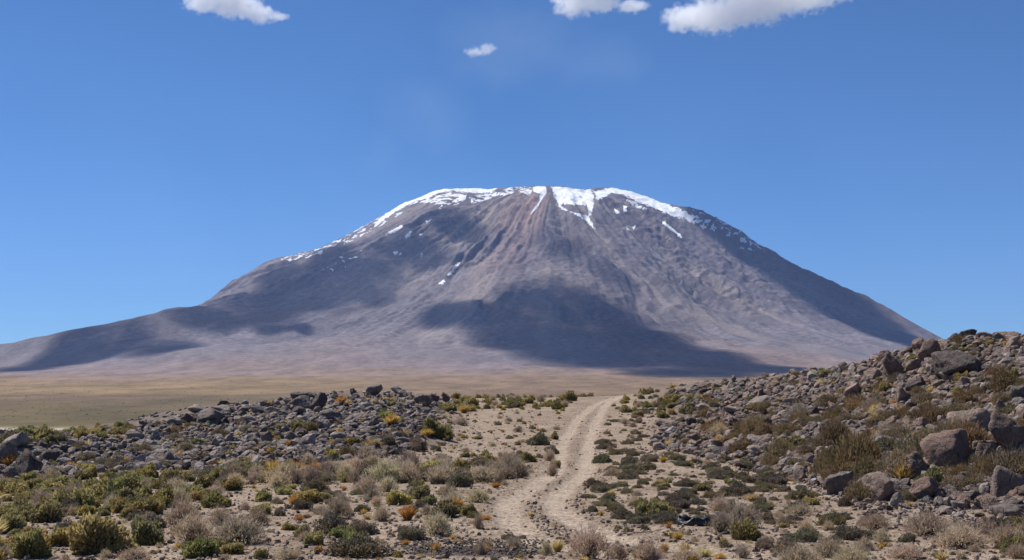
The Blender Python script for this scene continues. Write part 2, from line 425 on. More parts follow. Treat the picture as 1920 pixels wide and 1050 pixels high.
def elev(pts, conv=True):
    o = []
    for a, b in pts:
        u, v = (700 + a / 3.0, 320 + b / 3.0) if conv else (a, b)
        D = 11500.0 - 5.0 * max(v - 352, 0)
        o.append((float(sx(u, v)) * D, float(tz(v)) * D, D))
    D = sum(q[2] for q in o) / len(o)
    return o
def snow_mask(x, y, z):
    m = np.zeros(x.shape)
    jx = fbm(x / 42, y / 42, 4, 131) * 60; jz = fbm(x / 42, y / 42, 4, 132) * 44
    sel = (y < YC + 250) & (z > 600) & (np.abs(x - XC) < 3500)
    D = y[sel]
    br = (fbm(x / 90, y / 50, 4, 135) > -.05) & (fbm(x / 38, y / 38, 3, 134) > -.3)
    for ip, p in enumerate(SNOWPX):
        j_ = .5 if ip in (0, 1, 2, 4, 8, 9) else .12
        e = elev(p); dm = 11500.0 - 5.0 * max(320 + sum(b for a, b in p) / len(p) / 3.0 - 352, 0)
        q = [(a / d * dm, b / d * dm) for a, b, d in e]
        m[sel] = np.maximum(m[sel], inpoly(x[sel] / D * dm + jx[sel] * j_, z[sel] / D * dm + jz[sel] * j_, q) * (br[sel] if ip in (1, 2, 9) else 1))
    for p, th_ in SNOWLOOSE:
        e = elev(p, False); dm = 11500.0
        q = [(a / d * dm, b / d * dm) for a, b, d in e]
        m[sel] = np.maximum(m[sel], inpoly(x[sel] / D * dm, z[sel] / D * dm, q) * (fbm(x[sel] / 55, y[sel] / 55, 4, 133) > th_))
    return m

def grid_faces(nr, nc):
    i = np.arange(nr - 1)[:, None] * nc + np.arange(nc - 1)[None, :]
    return np.stack([i, i + 1, i + 1 + nc, i + nc], -1).reshape(-1, 4)
# ---- the ground sheet, from behind the camera to far past the mountain
AP = 40.0
q = np.concatenate([-np.geomspace(1.0, 0.47, 40)[:-1], np.linspace(-0.46, 0.46, 1100), np.geomspace(0.47, 1.0, 40)[1:]])
rows = np.concatenate([np.geomspace(1, 62, 40)[:-1], np.geomspace(62, 200, 520)[:-1], np.geomspace(200, 1200, 110)[:-1], np.geomspace(1200, 9500, 170)[:-1], np.geomspace(9500, 25000, 20)])
Q, RW_ = np.meshgrid(q, rows)
GXX = Q * RW_; GYY = RW_ - AP
tm, lane = track_mask(GXX, GYY)
def ground_z(x, y):
    x = np.asarray(x, float); y = np.asarray(y, float)
    b = ss(330, 420, y)
    z = terrain_exact(x, y)
    far = y > 330
    if far.any():
        zf = far_z(x[far], y[far]) if x.ndim else far_z(x, y)
        z = z.copy(); z[far] = z[far] * (1 - b[far]) + zf * b[far]
    return z
GZZ = ground_z(GXX, GYY)
under = ss(5980, 6300, GYY) * (1 - ss(15500, 16500, GYY)) * (1 - ss(8000, 8800, np.abs(GXX)))
GZZ = GZZ - 40.0 * under
sand = np.array([0.350, 0.268, 0.198]); sand2 = np.array([0.255, 0.189, 0.136]); pale = np.array([0.405, 0.318, 0.242]); dust = np.array([0.15, 0.118, 0.10])
nA = fbm(GXX / 6, GYY / 6, 4, 201); nB = fbm(GXX / 1.3, GYY / 1.3, 3, 202)
colg = lerp3(np.broadcast_to(sand, GXX.shape + (3,)), sand2, np.clip(0.45 + nA * 1.2 + nB * .9, 0, 1))
colg = lerp3(colg, pale, np.clip(lane * .04 + tm * 0.95, 0, 1))
colg = lerp3(colg, sand2, np.clip(lane * (1 - tm) * (.45 + nB), 0, .7))
colg = lerp3(colg, dust, rockiness(GXX, GYY) * .75)
# a stretch of dark cinders at the near edge, and a thin one by the tyre
def smear(x0, x1, y0, y1, a=1.0):
    e = fbm(GXX / .9, GYY / .5, 3, 203) * .35
    return a * ss(-.1, .25, np.minimum((GXX - x0) / 2.5, (x1 - GXX) / 2.5) + e) * ss(-.1, .22, np.minimum(GYY - y0, y1 - GYY) + e * 1.2)
colg = lerp3(colg, np.array([0.060, 0.050, 0.052]), np.clip(smear(-2.35, .62, 28.5, 30.6), 0, .85))
colg = lerp3(colg, np.array([0.13, 0.10, 0.09]), np.clip(smear(2.3, 4.2, 34.6, 35.5, .8), 0, .7))
fcol = far_color(GXX, GYY, GZZ)
colg = lerp3(colg, fcol, ss(230, 420, GYY))
nearf = 1 - ss(120, 260, GYY)
V = np.stack([GXX, GYY, GZZ], -1).reshape(-1, 3)
FA = grid_faces(*GXX.shape)
lanef = (lane.ravel()[FA].mean(1) > 0.42) & (V[FA[:, 0], 1] < 150)
def sub(fa, name, kind_name):
    used, inv = np.unique(fa, return_inverse=True)
    me = make_mesh(name, V[used], inv.reshape(-1, 4), colg.reshape(-1, 3)[used], (gm,), True, extra={'near': nearf.ravel()[used]})
    return link(bpy.data.objects.new(name, me))
tag(sub(FA[~lanef], 'ground', 'ground'), 'dry sandy ground running from the camera out over the plain', kind='structure')
tag(sub(FA[lanef], 'dirt_track', 'track'), 'pale two-rutted dirt track winding over the rise', kind='structure')

# ---- the volcano sheet
xs = np.concatenate([np.linspace(-8400, -5200, 40)[:-1], np.linspace(-5200, 4600, 1150), np.linspace(4600, 8400, 40)[1:]])
ys = np.concatenate([np.linspace(5900, 12450, 560)[:-1], np.linspace(12450, 16200, 70)])
VX, VY = np.meshgrid(xs, ys)
VZ = far_z(VX, VY)
edge = np.minimum(ss(5900, 5960, VY), 1 - ss(16100, 16200, VY)) * (1 - ss(8300, 8400, np.abs(VX)))
snow = snow_mask(VX, VY, VZ)
vc = far_color(VX, VY, VZ)
vm, t, out = mat('volcanic_slopes')
pos = node(t, 'ShaderNodeNewGeometry').outputs['Position']
colr = node(t, 'ShaderNodeVertexColor', layer_name='Col').outputs[0]
sn = node(t, 'ShaderNodeAttribute', attribute_name='snow').outputs['Fac']
nn = node(t, 'ShaderNodeTexNoise', {'Vector': pos, 'Scale': 0.045, 'Detail': 4.0, 'Roughness': 0.75}).outputs[0]
val = node(t, 'ShaderNodeMapRange', {0: nn, 1: 0.3, 2: 0.7, 3: 0.72, 4: 1.28}).outputs[0]
cc = mixc(t, 1.0, colr, node(t, 'ShaderNodeCombineColor', {0: val, 1: val, 2: val}).outputs[0], 'MULTIPLY')
sf = node(t, 'ShaderNodeMapRange', {0: math_(t, 'ADD', sn, math_(t, 'MULTIPLY', math_(t, 'SUBTRACT', nn, 0.5), 0.7)), 1: 0.38, 2: 0.6}).outputs[0]
cc = mixc(t, sf, cc, (0.86, 0.88, 0.92))
bump = node(t, 'ShaderNodeBump', {'Strength': 0.5, 'Distance': 9.0, 'Height': nn})
bs = node(t, 'ShaderNodeBsdfPrincipled', {'Base Color': cc, 'Roughness': 0.95, 'Normal': bump.outputs[0]})
bs.inputs['Specular IOR Level'].default_value = 0.1
t.links.new(bs.outputs[0], out.inputs[0])
VZ2 = VZ + 0.4 - np.where(VY < 8000, 4.0, 41.0) * (1 - edge)
me = make_mesh('volcano', np.stack([VX, VY, VZ2], -1).reshape(-1, 3), grid_faces(*VX.shape), vc.reshape(-1, 3), (vm,), True, extra={'snow': snow.ravel()})
tag(link(bpy.data.objects.new('volcano', me)), 'broad flat-topped volcano with snow streaks around its summit', kind='structure')

# ------------------------------------------------------------------ clouds
def box_mesh(name, lo, hi, mats):
    x0, y0, z0 = lo; x1, y1, z1 = hi
    v = [(x0, y0, z0), (x1, y0, z0), (x1, y1, z0), (x0, y1, z0), (x0, y0, z1), (x1, y0, z1), (x1, y1, z1), (x0, y1, z1)]
    f = [(0, 3, 2, 1), (4, 5, 6, 7), (0, 1, 5, 4), (1, 2, 6, 5), (2, 3, 7, 6), (3, 0, 4, 7)]
    return make_mesh(name, v, f, None, mats, False)
def cloud(label, blobs, density=0.012, tone=(1, 1, 1, 1), nscale=0.006, namp=0.55, aniso=0.3, soft=0.35, name='cloud', bias=0.0, detail=5.0):
    """blobs: (cx, cy, cz, rx, ry, rz) in metres"""
    m, t, out = mat(name)
    geo = node(t, 'ShaderNodeNewGeometry').outputs['Position']
    best = None
    for b in blobs:
        d = node(t, 'ShaderNodeVectorMath', {0: geo, 1: b[:3]}, operation='SUBTRACT').outputs[0]
        d = node(t, 'ShaderNodeVectorMath', {0: d, 1: b[3:]}, operation='DIVIDE').outputs[0]
        d = node(t, 'ShaderNodeVectorMath', {0: d}, operation='LENGTH').outputs['Value']
        w = math_(t, 'SUBTRACT', 1.0, d)
        best = w if best is None else node(t, 'ShaderNodeMath', {0: best, 1: w, 2: 0.12}, operation='SMOOTH_MAX').outputs[0]
    n = node(t, 'ShaderNodeTexNoise', {'Vector': geo, 'Scale': nscale, 'Detail': detail, 'Roughness': 0.6}).outputs[0]
    w = math_(t, 'ADD', best, math_(t, 'MULTIPLY', math_(t, 'SUBTRACT', n, 0.5 - bias), namp * 2))
    dn = node(t, 'ShaderNodeMapRange', {0: w, 1: 0.0, 2: soft, 3: 0.0, 4: density}).outputs[0]
    # keep the rim of every blob inside the box
    lim = node(t, 'ShaderNodeMapRange', {0: best, 1: -0.45, 2: -0.1, 3: 0.0, 4: 1.0}).outputs[0]
    dn = math_(t, 'MULTIPLY', dn, lim)
    sc_ = node(t, 'ShaderNodeVolumeScatter', {'Color': tone, 'Density': dn, 'Anisotropy': aniso})
    t.links.new(sc_.outputs[0], out.inputs['Volume'])
    B = np.array(blobs)
    k = 1.45
    lo = (B[:, :3] - B[:, 3:] * k).min(0); hi = (B[:, :3] + B[:, 3:] * k).max(0)
    o = link(bpy.data.objects.new(name, box_mesh(name, lo, hi, (m,))))
    return tag(o, label, kind='stuff')
def sky_blobs(lst, Y=14000.0):
    o = []
    for u, v, ru, rv in lst:
        o.append((float(sx(u, v)) * Y, Y, float(tz(v)) * Y, ru / F * Y, ru / F * Y * .6, rv / F * Y))
    return o
CL = dict(density=0.011, nscale=0.012, namp=1.1, aniso=0.5, soft=0.4, detail=10.0)
cloud('small ragged white cloud high over the western slope', sky_blobs([(385, 6, 42, 22), (440, 12, 55, 24), (488, 28, 34, 18), (525, 33, 20, 9), (400, -18, 60, 26)]), **CL)
cloud('small white cloud above the summit, cut by the upper edge', sky_blobs([(1075, 8, 42, 26), (1120, 4, 46, 22), (1185, 12, 34, 14), (1100, -22, 60, 26)]), **CL)
cloud('largest white cloud, a long ragged bank rising eastward', sky_blobs([(1290, 34, 52, 26), (1340, 30, 70, 34), (1410, 12, 80, 36), (1490, -6, 80, 32), (1555, -16, 60, 22), (1380, -30, 110, 34)]), **CL)
cloud('tiny thin shred of cloud alone in the blue', sky_blobs([(890, 98, 22, 10), (915, 92, 20, 12)]), density=0.010, nscale=0.016, namp=1.2, aniso=0.4, soft=0.7)
# high clouds out of the picture that throw the shadows lying on the mountain
def shade(label, spots, density=0.014, alt=4200.0, namp=0.28, thick=150.0):
    a = np.array(spots, float)
    X, Y, ok = hit(a[:, 0], a[:, 1], far_z, 4500, 13500, 700)
    X1, Y1, ok1 = hit(a[:, 0], a[:, 1] - a[:, 3], far_z, 4500, 13500, 700)
    X2, Y2, ok2 = hit(a[:, 0], a[:, 1] + a[:, 3], far_z, 4500, 13500, 700)
    o = []
    for i in range(len(a)):
        if not ok[i]: continue
        z = float(far_z(np.array([X[i]]), np.array([Y[i]]))[0]); d = (alt - z) / S[2]
        ya = Y1[i] if ok1[i] else Y[i] + 500
        ry = min(max(abs(ya - Y[i]), abs(Y[i] - Y2[i]), 120), 1500)
        o.append((X[i] + S[0] * d, Y[i] + S[1] * d, z + S[2] * d, a[i, 2] / F * Y[i], ry, thick))
    cloud(label, o, density=density, nscale=0.0028, namp=namp, aniso=0.3, soft=0.4, detail=4.0)
shade('broad cloud drifting above the western upper slope', [(860, 425, 60, 30), (770, 470, 90, 38), (670, 510, 100, 36), (580, 530, 110, 38), (500, 560, 120, 34), (400, 598, 110, 24), (690, 545, 60, 30), (520, 520, 60, 24), (620, 485, 60, 24)], namp=.46, density=.009)
shade('cloud drifting above the middle of the mountain', [(1010, 560, 110, 34), (930, 600, 110, 42), (1090, 590, 130, 42), (1200, 635, 120, 40), (1330, 680, 130, 22), (1440, 692, 120, 12), (1300, 700, 170, 12), (840, 590, 80, 30), (1120, 665, 190, 30), (1060, 630, 120, 34), (970, 640, 110, 20)], namp=.33, density=.012)
shade('low cloud above the western foothills', [(120, 668, 90, 26), (210, 655, 90, 22), (310, 655, 80, 16), (60, 690, 60, 10)], thick=110)
shade('unseen cloud added to darken the eastern flank', [(1390, 455, 62, 40), (1460, 505, 80, 44), (1550, 560, 95, 40), (1630, 605, 95, 36), (1710, 640, 70, 26)], namp=.2, density=.02)  # added out of view so that this side of the cone turns darker
shade('small cloud above the western shoulder', [(510, 620, 45, 10), (560, 612, 30, 8)], thick=90)
shade('thin cloud near the middle of the upper slope', [(1060, 470, 60, 28), (1130, 500, 50, 22)], density=.005, thick=90)
cloud('faint wisps of high thin cloud above the summit', sky_blobs([(720, 290, 60, 80), (800, 210, 110, 90), (960, 90, 190, 90), (1120, 110, 120, 60)], 18000.0), density=0.00014, tone=(.80, .93, 1, 1), nscale=0.0016, namp=0.9, aniso=0.2, soft=1.0, detail=6.0)

# ------------------------------------------------------------------ rocks and plants: meshes
def plant_mat(name, rough=0.8, trans=0.42, attr=False, var=0.35, scale=14.0):
    m, t, out = mat(name)
    base = node(t, 'ShaderNodeVertexColor', layer_name='Col').outputs[0]
    if not attr:
        oi = node(t, 'ShaderNodeObjectInfo').outputs['Color']
        base = mixc(t, 1.0, base, oi, 'MULTIPLY')
    d = node(t, 'ShaderNodeBsdfDiffuse', {'Color': base, 'Roughness': 0.5})
    tr = node(t, 'ShaderNodeBsdfTranslucent', {'Color': base})
    mx = node(t, 'ShaderNodeMixShader', {0: trans, 1: d.outputs[0], 2: tr.outputs[0]})
    t.links.new(mx.outputs[0], out.inputs[0])
    return m
def rock_mat(name, attr=False):
    m, t, out = mat(name)
    base = node(t, 'ShaderNodeVertexColor', layer_name='Col').outputs[0]
    if not attr:
        oi = node(t, 'ShaderNodeObjectInfo').outputs['Color']
        base = mixc(t, 1.0, base, oi, 'MULTIPLY')
    pos = node(t, 'ShaderNodeNewGeometry').outputs['Position']
    n1 = node(t, 'ShaderNodeTexNoise', {'Vector': pos, 'Scale': 2.6, 'Detail': 7.0, 'Roughness': 0.72}).outputs[0]
    n2 = node(t, 'ShaderNodeTexNoise', {'Vector': pos, 'Scale': 1.1, 'Detail': 2.0}).outputs[0]
    v = node(t, 'ShaderNodeMapRange', {0: n1, 1: 0.3, 2: 0.7, 3: 0.5, 4: 1.45}).outputs[0]
    c = mixc(t, 1.0, base, node(t, 'ShaderNodeCombineColor', {0: v, 1: v, 2: v}).outputs[0], 'MULTIPLY')
    cr = node(t, 'ShaderNodeTexVoronoi', {'Vector': node(t, 'ShaderNodeVectorMath', {0: pos, 1: node(t, 'ShaderNodeTexNoise', {'Vector': pos, 'Scale': 1.5, 'Detail': 3.0}).outputs['Color']}, operation='ADD').outputs[0], 'Scale': 1.7}, feature='DISTANCE_TO_EDGE').outputs['Distance']
    crk = node(t, 'ShaderNodeMapRange', {0: cr, 1: 0.0, 2: 0.035, 3: 0.0, 4: 1.0}).outputs[0]
    lich = node(t, 'ShaderNodeMapRange', {0: node(t, 'ShaderNodeTexNoise', {'Vector': pos, 'Scale': 5.0, 'Detail': 5.0, 'Roughness': 0.7}).outputs[0], 1: 0.58, 2: 0.66, 3: 0.0, 4: 0.5}).outputs[0]
    c = mixc(t, lich, c, (0.33, 0.31, 0.27))
    rust = node(t, 'ShaderNodeMapRange', {0: n2, 1: 0.5, 2: 0.72, 3: 0.0, 4: 0.55}).outputs[0]
    c = mixc(t, rust, c, (0.20, 0.115, 0.08))
    bmp = node(t, 'ShaderNodeBump', {'Strength': 0.9, 'Distance': 0.22, 'Height': math_(t, 'ADD', n1, math_(t, 'MULTIPLY', crk, 0.25))})
    bs = node(t, 'ShaderNodeBsdfPrincipled', {'Base Color': c, 'Roughness': 0.82, 'Normal': bmp.outputs[0]})
    bs.inputs['Specular IOR Level'].default_value = 0.3
    t.links.new(bs.outputs[0], out.inputs[0])
    return m
M_ROCK, M_RUB = rock_mat('weathered_rock'), rock_mat('weathered_rubble', True)
M_LEAF, M_LEAFS = plant_mat('leafy_sprigs'), plant_mat('scrub_leaves', attr=True)
M_WOOD = plant_mat('shrub_wood', trans=0.0)

def icos(n):
    import bmesh
    bm = bmesh.new(); bmesh.ops.create_icosphere(bm, subdivisions=n, radius=1.0)
    v = np.array([p.co[:] for p in bm.verts]); f = np.array([[q.index for q in p.verts] for p in bm.faces]); bm.free()
    return v, f
ICO = {k: icos(k) for k in (1, 2, 3, 4)}
def noise3(p, s, seed):
    return (pn(p[:, 0] * s + 3.1, p[:, 1] * s, seed) + pn(p[:, 1] * s, p[:, 2] * s + 7.7, seed + 1) + pn(p[:, 2] * s, p[:, 0] * s, seed + 2)) / 1.7
def rock_shape(n, seed, flat=0.75, planes=16, rough=0.05, p=34.0):
    r = np.random.default_rng(seed)
    v, f = ICO[n]
    d = r.normal(size=(planes, 3)); d /= np.linalg.norm(d, axis=1)[:, None]
    off = r.uniform(0.58, 1.0, planes)
    dots = np.maximum(v @ d.T, 1e-3)
    rad = off[None, :] / dots
    rad = np.minimum(rad, 1.35)
    rr = (np.power(rad, -p).sum(1)) ** (-1 / p) * 1.12
    w = v * rr[:, None]
    w[:, 0] += w[:, 2] * r.uniform(-.22, .22); w[:, 1] += w[:, 2] * r.uniform(-.2, .2)
    if rough: w = w * (1 + rough * noise3(v, 2.3, seed * 7) + rough * .6 * noise3(v, 5.5, seed * 7 + 9) + (rough * .35 * noise3(v, 12.0, seed * 7 + 19) if n > 3 else 0))[:, None]
    w = w * [1, r.uniform(.72, .95), flat * r.uniform(.85, 1.1)]
    w = w / max(np.abs(w[:, 0]).max(), 1e-6)
    return w, f
ROCKS = []
for k in range(12):
    w, f = rock_shape(4, 100 + k, flat=[.7, .55, .85, .65, .9, .5][k % 6], planes=[9, 12, 8, 14][k % 4], rough=.09, p=60.0)
    tone = 1 + 0.12 * noise3(w, 1.7, 300 + k)
    ROCKS.append(make_mesh('boulder', w, f, np.stack([tone] * 3, 1), (M_ROCK,), True))
RUB = [rock_shape(2, 500 + k, flat=[.6, .75, .5][k % 3], planes=9, rough=.05) for k in range(12)]
RUBS = [rock_shape(1, 600 + k, flat=.65, planes=9, rough=0) for k in range(6)]

def sprigs(n, seed, rad, height, ln, wd, inner=0.5, lobes=9, up=0.6, tip=(1.15, 1.1, .9), low=(.75, .75, .8), squash=1.0, var=.3):
    """many small leafy sprigs filling a lumpy dome; returns v, f (tris), colour"""
    r = np.random.default_rng(seed)
    lob = r.normal(size=(lobes, 3)); lob[:, 2] = np.abs(lob[:, 2]); lob /= np.linalg.norm(lob, axis=1)[:, None]
    ls = r.uniform(.10, .50, lobes)
    d = r.normal(size=(n, 3)); d[:, 2] = np.abs(d[:, 2]) * 1.0 - 0.08; d /= np.linalg.norm(d, axis=1)[:, None]
    lump = 0.62 + (np.exp(-(1 - d @ lob.T) / 0.09) * ls[None, :]).max(1)
    rr = lump * (inner + (1 - inner) * r.uniform(0, 1, n) ** 0.55)
    c = d * rr[:, None] * [rad, rad, height]
    c[:, 2] = np.maximum(c[:, 2], 0.02 * height)
    ax = d * [1, 1, .8] + [0, 0, up] + r.normal(size=(n, 3)) * .38
    ax /= np.linalg.norm(ax, axis=1)[:, None]
    sd = np.cross(ax, r.normal(size=(n, 3))); sd /= np.linalg.norm(sd, axis=1)[:, None]
    L = ln * r.uniform(.6, 1.4, n)[:, None]; W = wd * r.uniform(.7, 1.3, n)[:, None]
    a = c - ax * L * .5; b = c + ax * L * .5
    v = np.stack([a, c + sd * W * .5 + ax * L * .08, b, c - sd * W * .5 + ax * L * .08], 1).reshape(-1, 3)
    i = np.arange(n)[:, None] * 4
    f = np.concatenate([i + [0, 1, 2], i + [0, 2, 3]], 1).reshape(-1, 3)
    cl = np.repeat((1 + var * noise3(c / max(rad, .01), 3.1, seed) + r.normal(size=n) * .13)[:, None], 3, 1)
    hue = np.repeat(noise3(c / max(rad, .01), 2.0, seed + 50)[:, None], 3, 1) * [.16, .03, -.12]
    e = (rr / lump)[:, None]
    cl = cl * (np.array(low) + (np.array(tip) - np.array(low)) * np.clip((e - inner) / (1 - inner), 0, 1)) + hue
    return v, f, np.clip(np.repeat(cl, 4, 0), .1, 2.2)
def twigs(seed, n1, rad, height, wd=.012, spread=1.0, levels=(3, 3), lean=0.0):
    """ribbons that fork upward and outward from the root"""
    r = np.random.default_rng(seed)
    P, D, Ls, Wd, Cc = [], [], [], [], []
    base = np.stack([r.normal(size=n1) * rad * .12, r.normal(size=n1) * rad * .12, np.zeros(n1)], 1)
    ang = r.uniform(0, 2 * math.pi, n1); el = r.uniform(0.12, 1.0, n1) ** .7
    d = np.stack([np.cos(ang) * (1 - el) * spread * 1.25 + lean, np.sin(ang) * (1 - el) * spread * 1.25, el * height / rad * .9 + .15], 1)
    ln = rad * .52 * r.uniform(.7, 1.2, n1)
    d /= np.linalg.norm(d, axis=1)[:, None]
    segs = []
    cur = (base, d, ln, np.full(n1, wd))
    for lv in range(len(levels) + 1):
        p0, dd, ll, ww = cur
        bend = r.normal(size=p0.shape) * .18; bend[:, 2] += .1
        p1 = p0 + dd * ll[:, None] * .5; d2 = dd + bend; d2 /= np.linalg.norm(d2, axis=1)[:, None]
        p2 = p1 + d2 * ll[:, None] * .5
        segs.append((p0, p1, p2, ww, lv))
        if lv < len(levels):
            k = levels[lv]
            t_ = r.uniform(.35, 1.0, (len(p0), k))
            st = np.where((t_ > .5)[..., None], p1[:, None] + (p2 - p1)[:, None] * ((t_ - .5) * 2)[..., None], p0[:, None] + (p1 - p0)[:, None] * (t_ * 2)[..., None]).reshape(-1, 3)
            nd = np.repeat(d2, k, 0) + r.normal(size=(len(p0) * k, 3)) * .42; nd[:, 2] = np.abs(nd[:, 2]) * .8 + .12
            nd /= np.linalg.norm(nd, axis=1)[:, None]
            cur = (st, nd, np.repeat(ll, k) * r.uniform(.45, .8, len(p0) * k), np.repeat(ww, k) * .66)
    V_, F_, C_ = [], [], []; o = 0
    for p0, p1, p2, ww, lv in segs:
        for cr in range(2 if lv == 0 else 1):
            sd = np.cross(p2 - p0, r.normal(size=p0.shape)); sd /= np.linalg.norm(sd, axis=1)[:, None] + 1e-9
            w = ww[:, None] * .5
            q_ = np.stack([p0 - sd * w, p0 + sd * w, p1 + sd * w * .8, p1 - sd * w * .8, p2 + sd * w * .45, p2 - sd * w * .45], 1)
            n = len(p0); V_.append(q_.reshape(-1, 3)); i = np.arange(n)[:, None] * 6 + o
            F_.append(np.concatenate([i + [0, 1, 2], i + [0, 2, 3], i + [3, 2, 4], i + [3, 4, 5]], 1).reshape(-1, 3)); o += n * 6
            br = (.72, .95, 1.15)[min(lv, 2)] * (1 + r.normal(size=n) * .15)
            C_.append(np.repeat(np.repeat(br[:, None], 6, 0), 3, 1) * [1, .98, .96])
    return np.concatenate(V_), np.concatenate(F_), np.clip(np.concatenate(C_), .1, 2)
def blades(seed, n, rad, height, wd=.016):
    r = np.random.default_rng(seed)
    ang = r.uniform(0, 2 * math.pi, n); out_ = r.uniform(.1, 1, n) ** .8
    d = np.stack([np.cos(ang), np.sin(ang)], 1)
    b = np.stack([d[:, 0] * rad * .22 * r.uniform(0, 1, n), d[:, 1] * rad * .22 * r.uniform(0, 1, n), np.zeros(n)], 1)
    h = height * r.uniform(.6, 1.1, n) * (1 - .45 * out_)
    m_ = b + np.stack([d[:, 0] * rad * .4 * out_, d[:, 1] * rad * .4 * out_, h * .65], 1)
    e = b + np.stack([d[:, 0] * rad * out_, d[:, 1] * rad * out_, h], 1)
    sd = np.cross(m_ - b, r.normal(size=(n, 3))); sd /= np.linalg.norm(sd, axis=1)[:, None]
    v = np.stack([b - sd * wd * .5, b + sd * wd * .5, m_ + sd * wd * .45, m_ - sd * wd * .45, e], 1).reshape(-1, 3)
    i = np.arange(n)[:, None] * 5
    f = np.concatenate([i + [0, 1, 2], i + [0, 2, 3], i + [3, 2, 4]], 1).reshape(-1, 3)
    c = np.repeat((1 + r.normal(size=n) * .18)[:, None], 3, 1)
    return v, f, np.clip(np.repeat(c, 5, 0), .2, 2)
def join(parts):
    V_, F_, C_ = [], [], []; o = 0
    for v, f, c in parts:
        V_.append(v); F_.append(f + o); C_.append(c); o += len(v)
    return np.concatenate(V_), np.concatenate(F_), np.concatenate(C_)
def woody(seed, n, rad, h):
    v, f, c = twigs(seed, n, rad, h, wd=.03, levels=(3,))
    return v, f, c
# every kind: unit size 1 m half width (rad 1) and unit height 1, scaled per plant
KINDS = {}
LIB = {'leafy': [], 'dry': [], 'cushion': [], 'brush': [], 'tussock': []}
for k in range(5):
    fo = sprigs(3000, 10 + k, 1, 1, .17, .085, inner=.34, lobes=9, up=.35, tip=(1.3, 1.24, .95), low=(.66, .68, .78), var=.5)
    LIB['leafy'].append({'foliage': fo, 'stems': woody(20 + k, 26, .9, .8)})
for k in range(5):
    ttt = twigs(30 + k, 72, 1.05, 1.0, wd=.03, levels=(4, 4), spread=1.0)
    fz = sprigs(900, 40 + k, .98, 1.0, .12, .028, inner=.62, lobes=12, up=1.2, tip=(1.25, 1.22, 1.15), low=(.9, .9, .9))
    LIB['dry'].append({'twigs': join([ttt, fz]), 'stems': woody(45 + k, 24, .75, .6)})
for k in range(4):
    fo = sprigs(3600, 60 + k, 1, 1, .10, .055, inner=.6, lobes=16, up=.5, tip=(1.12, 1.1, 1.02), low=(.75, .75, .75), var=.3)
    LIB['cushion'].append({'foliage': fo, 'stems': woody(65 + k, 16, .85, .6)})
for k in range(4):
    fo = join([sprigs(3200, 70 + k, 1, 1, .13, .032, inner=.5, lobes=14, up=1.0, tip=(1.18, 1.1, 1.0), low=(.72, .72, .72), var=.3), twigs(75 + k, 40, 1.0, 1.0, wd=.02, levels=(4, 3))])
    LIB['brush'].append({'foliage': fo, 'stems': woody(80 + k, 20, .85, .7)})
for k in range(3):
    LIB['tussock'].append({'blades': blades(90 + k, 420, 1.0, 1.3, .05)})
MESH = {}
for kd, lst in LIB.items():
    for i, d_ in enumerate(lst):
        for pnm, (v, f, c) in d_.items():
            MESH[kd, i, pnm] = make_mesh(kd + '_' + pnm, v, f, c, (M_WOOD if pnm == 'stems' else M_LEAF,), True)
NAMES = {'leafy': 'leafy_shrub', 'dry': 'dry_shrub', 'cushion': 'cushion_shrub', 'brush': 'brush_shrub', 'tussock': 'grass_tussock'}
CATS = {'leafy': 'shrub', 'dry': 'shrub', 'cushion': 'shrub', 'brush': 'shrub', 'tussock': 'grass tussock'}
GROUPS = {'leafy': 'leafy green shrubs', 'dry': 'dry twiggy shrubs', 'cushion': 'low dark cushion shrubs', 'brush': 'brown brush on the hillside', 'tussock': 'yellow grass tussocks'}
BASE = {'leafy': [((0.282, 0.237, 0.104), 'olive'), ((0.339, 0.280, 0.113), 'yellowish'), ((0.243, 0.235, 0.099), 'green'), ((0.220, 0.194, 0.102), 'dark olive'), ((0.362, 0.277, 0.102), 'mustard')],
        'dry': [((0.452, 0.367, 0.266), 'straw grey'), ((0.390, 0.311, 0.237), 'brownish grey'), ((0.497, 0.412, 0.282), 'pale straw'), ((0.328, 0.260, 0.203), 'ash brown')],
        'cushion': [((0.192, 0.172, 0.122), 'grey green'), ((0.169, 0.141, 0.113), 'charcoal brown'), ((0.226, 0.194, 0.119), 'mossy'), ((0.243, 0.194, 0.147), 'grey brown')],
        'brush': [((0.254, 0.186, 0.107), 'rusty brown'), ((0.220, 0.169, 0.104), 'dull brown'), ((0.237, 0.194, 0.130), 'grey brown')],
        'tussock': [((0.588, 0.395, 0.124), 'golden'), ((0.531, 0.294, 0.096), 'orange'), ((0.633, 0.497, 0.226), 'pale yellow')]}

# ------------------------------------------------------------------ placing
RECS = []                                       # (object, look, short look, x, y, u, v)
ONES = 'zero one two three four five six seven eight nine ten eleven twelve thirteen fourteen fifteen sixteen seventeen eighteen nineteen'.split()
TENS = '0 0 twenty thirty forty fifty sixty seventy eighty ninety'.split()
def words_of(n):
    n = int(min(max(n, 0), 100))
    if n == 100: return 'hundred'
    return ONES[n] if n < 20 else TENS[n // 10] + ('-' + ONES[n % 10] if n % 10 else '')
def label_all():
    P = np.array([(r[3], r[4]) for r in RECS]); taken = set()
    for i, (o, look, short, x, y, u, v) in enumerate(RECS):
        d = np.hypot(P[:, 0] - x, P[:, 1] - y); d[i] = 1e9
        for j in np.argsort(d)[:14]:
            if RECS[j][2] == short: continue
            dx, dy = RECS[j][3] - x, RECS[j][4] - y
            rel = ('west of' if dx > 0 else 'east of') if abs(dx) > abs(dy) else ('before' if dy > 0 else 'behind')
            lab = f"{look} {rel} {RECS[j][2]}, {words_of(round(u / 19.2))} percent across, {words_of(round(v / 10.5))} percent down"
            if lab not in taken: break
            lab = lab.replace('large ', 'broad ').replace('medium ', 'mid-sized ').replace('small ', 'little ')
            if lab not in taken: break
        taken.add(lab); o['label'] = lab
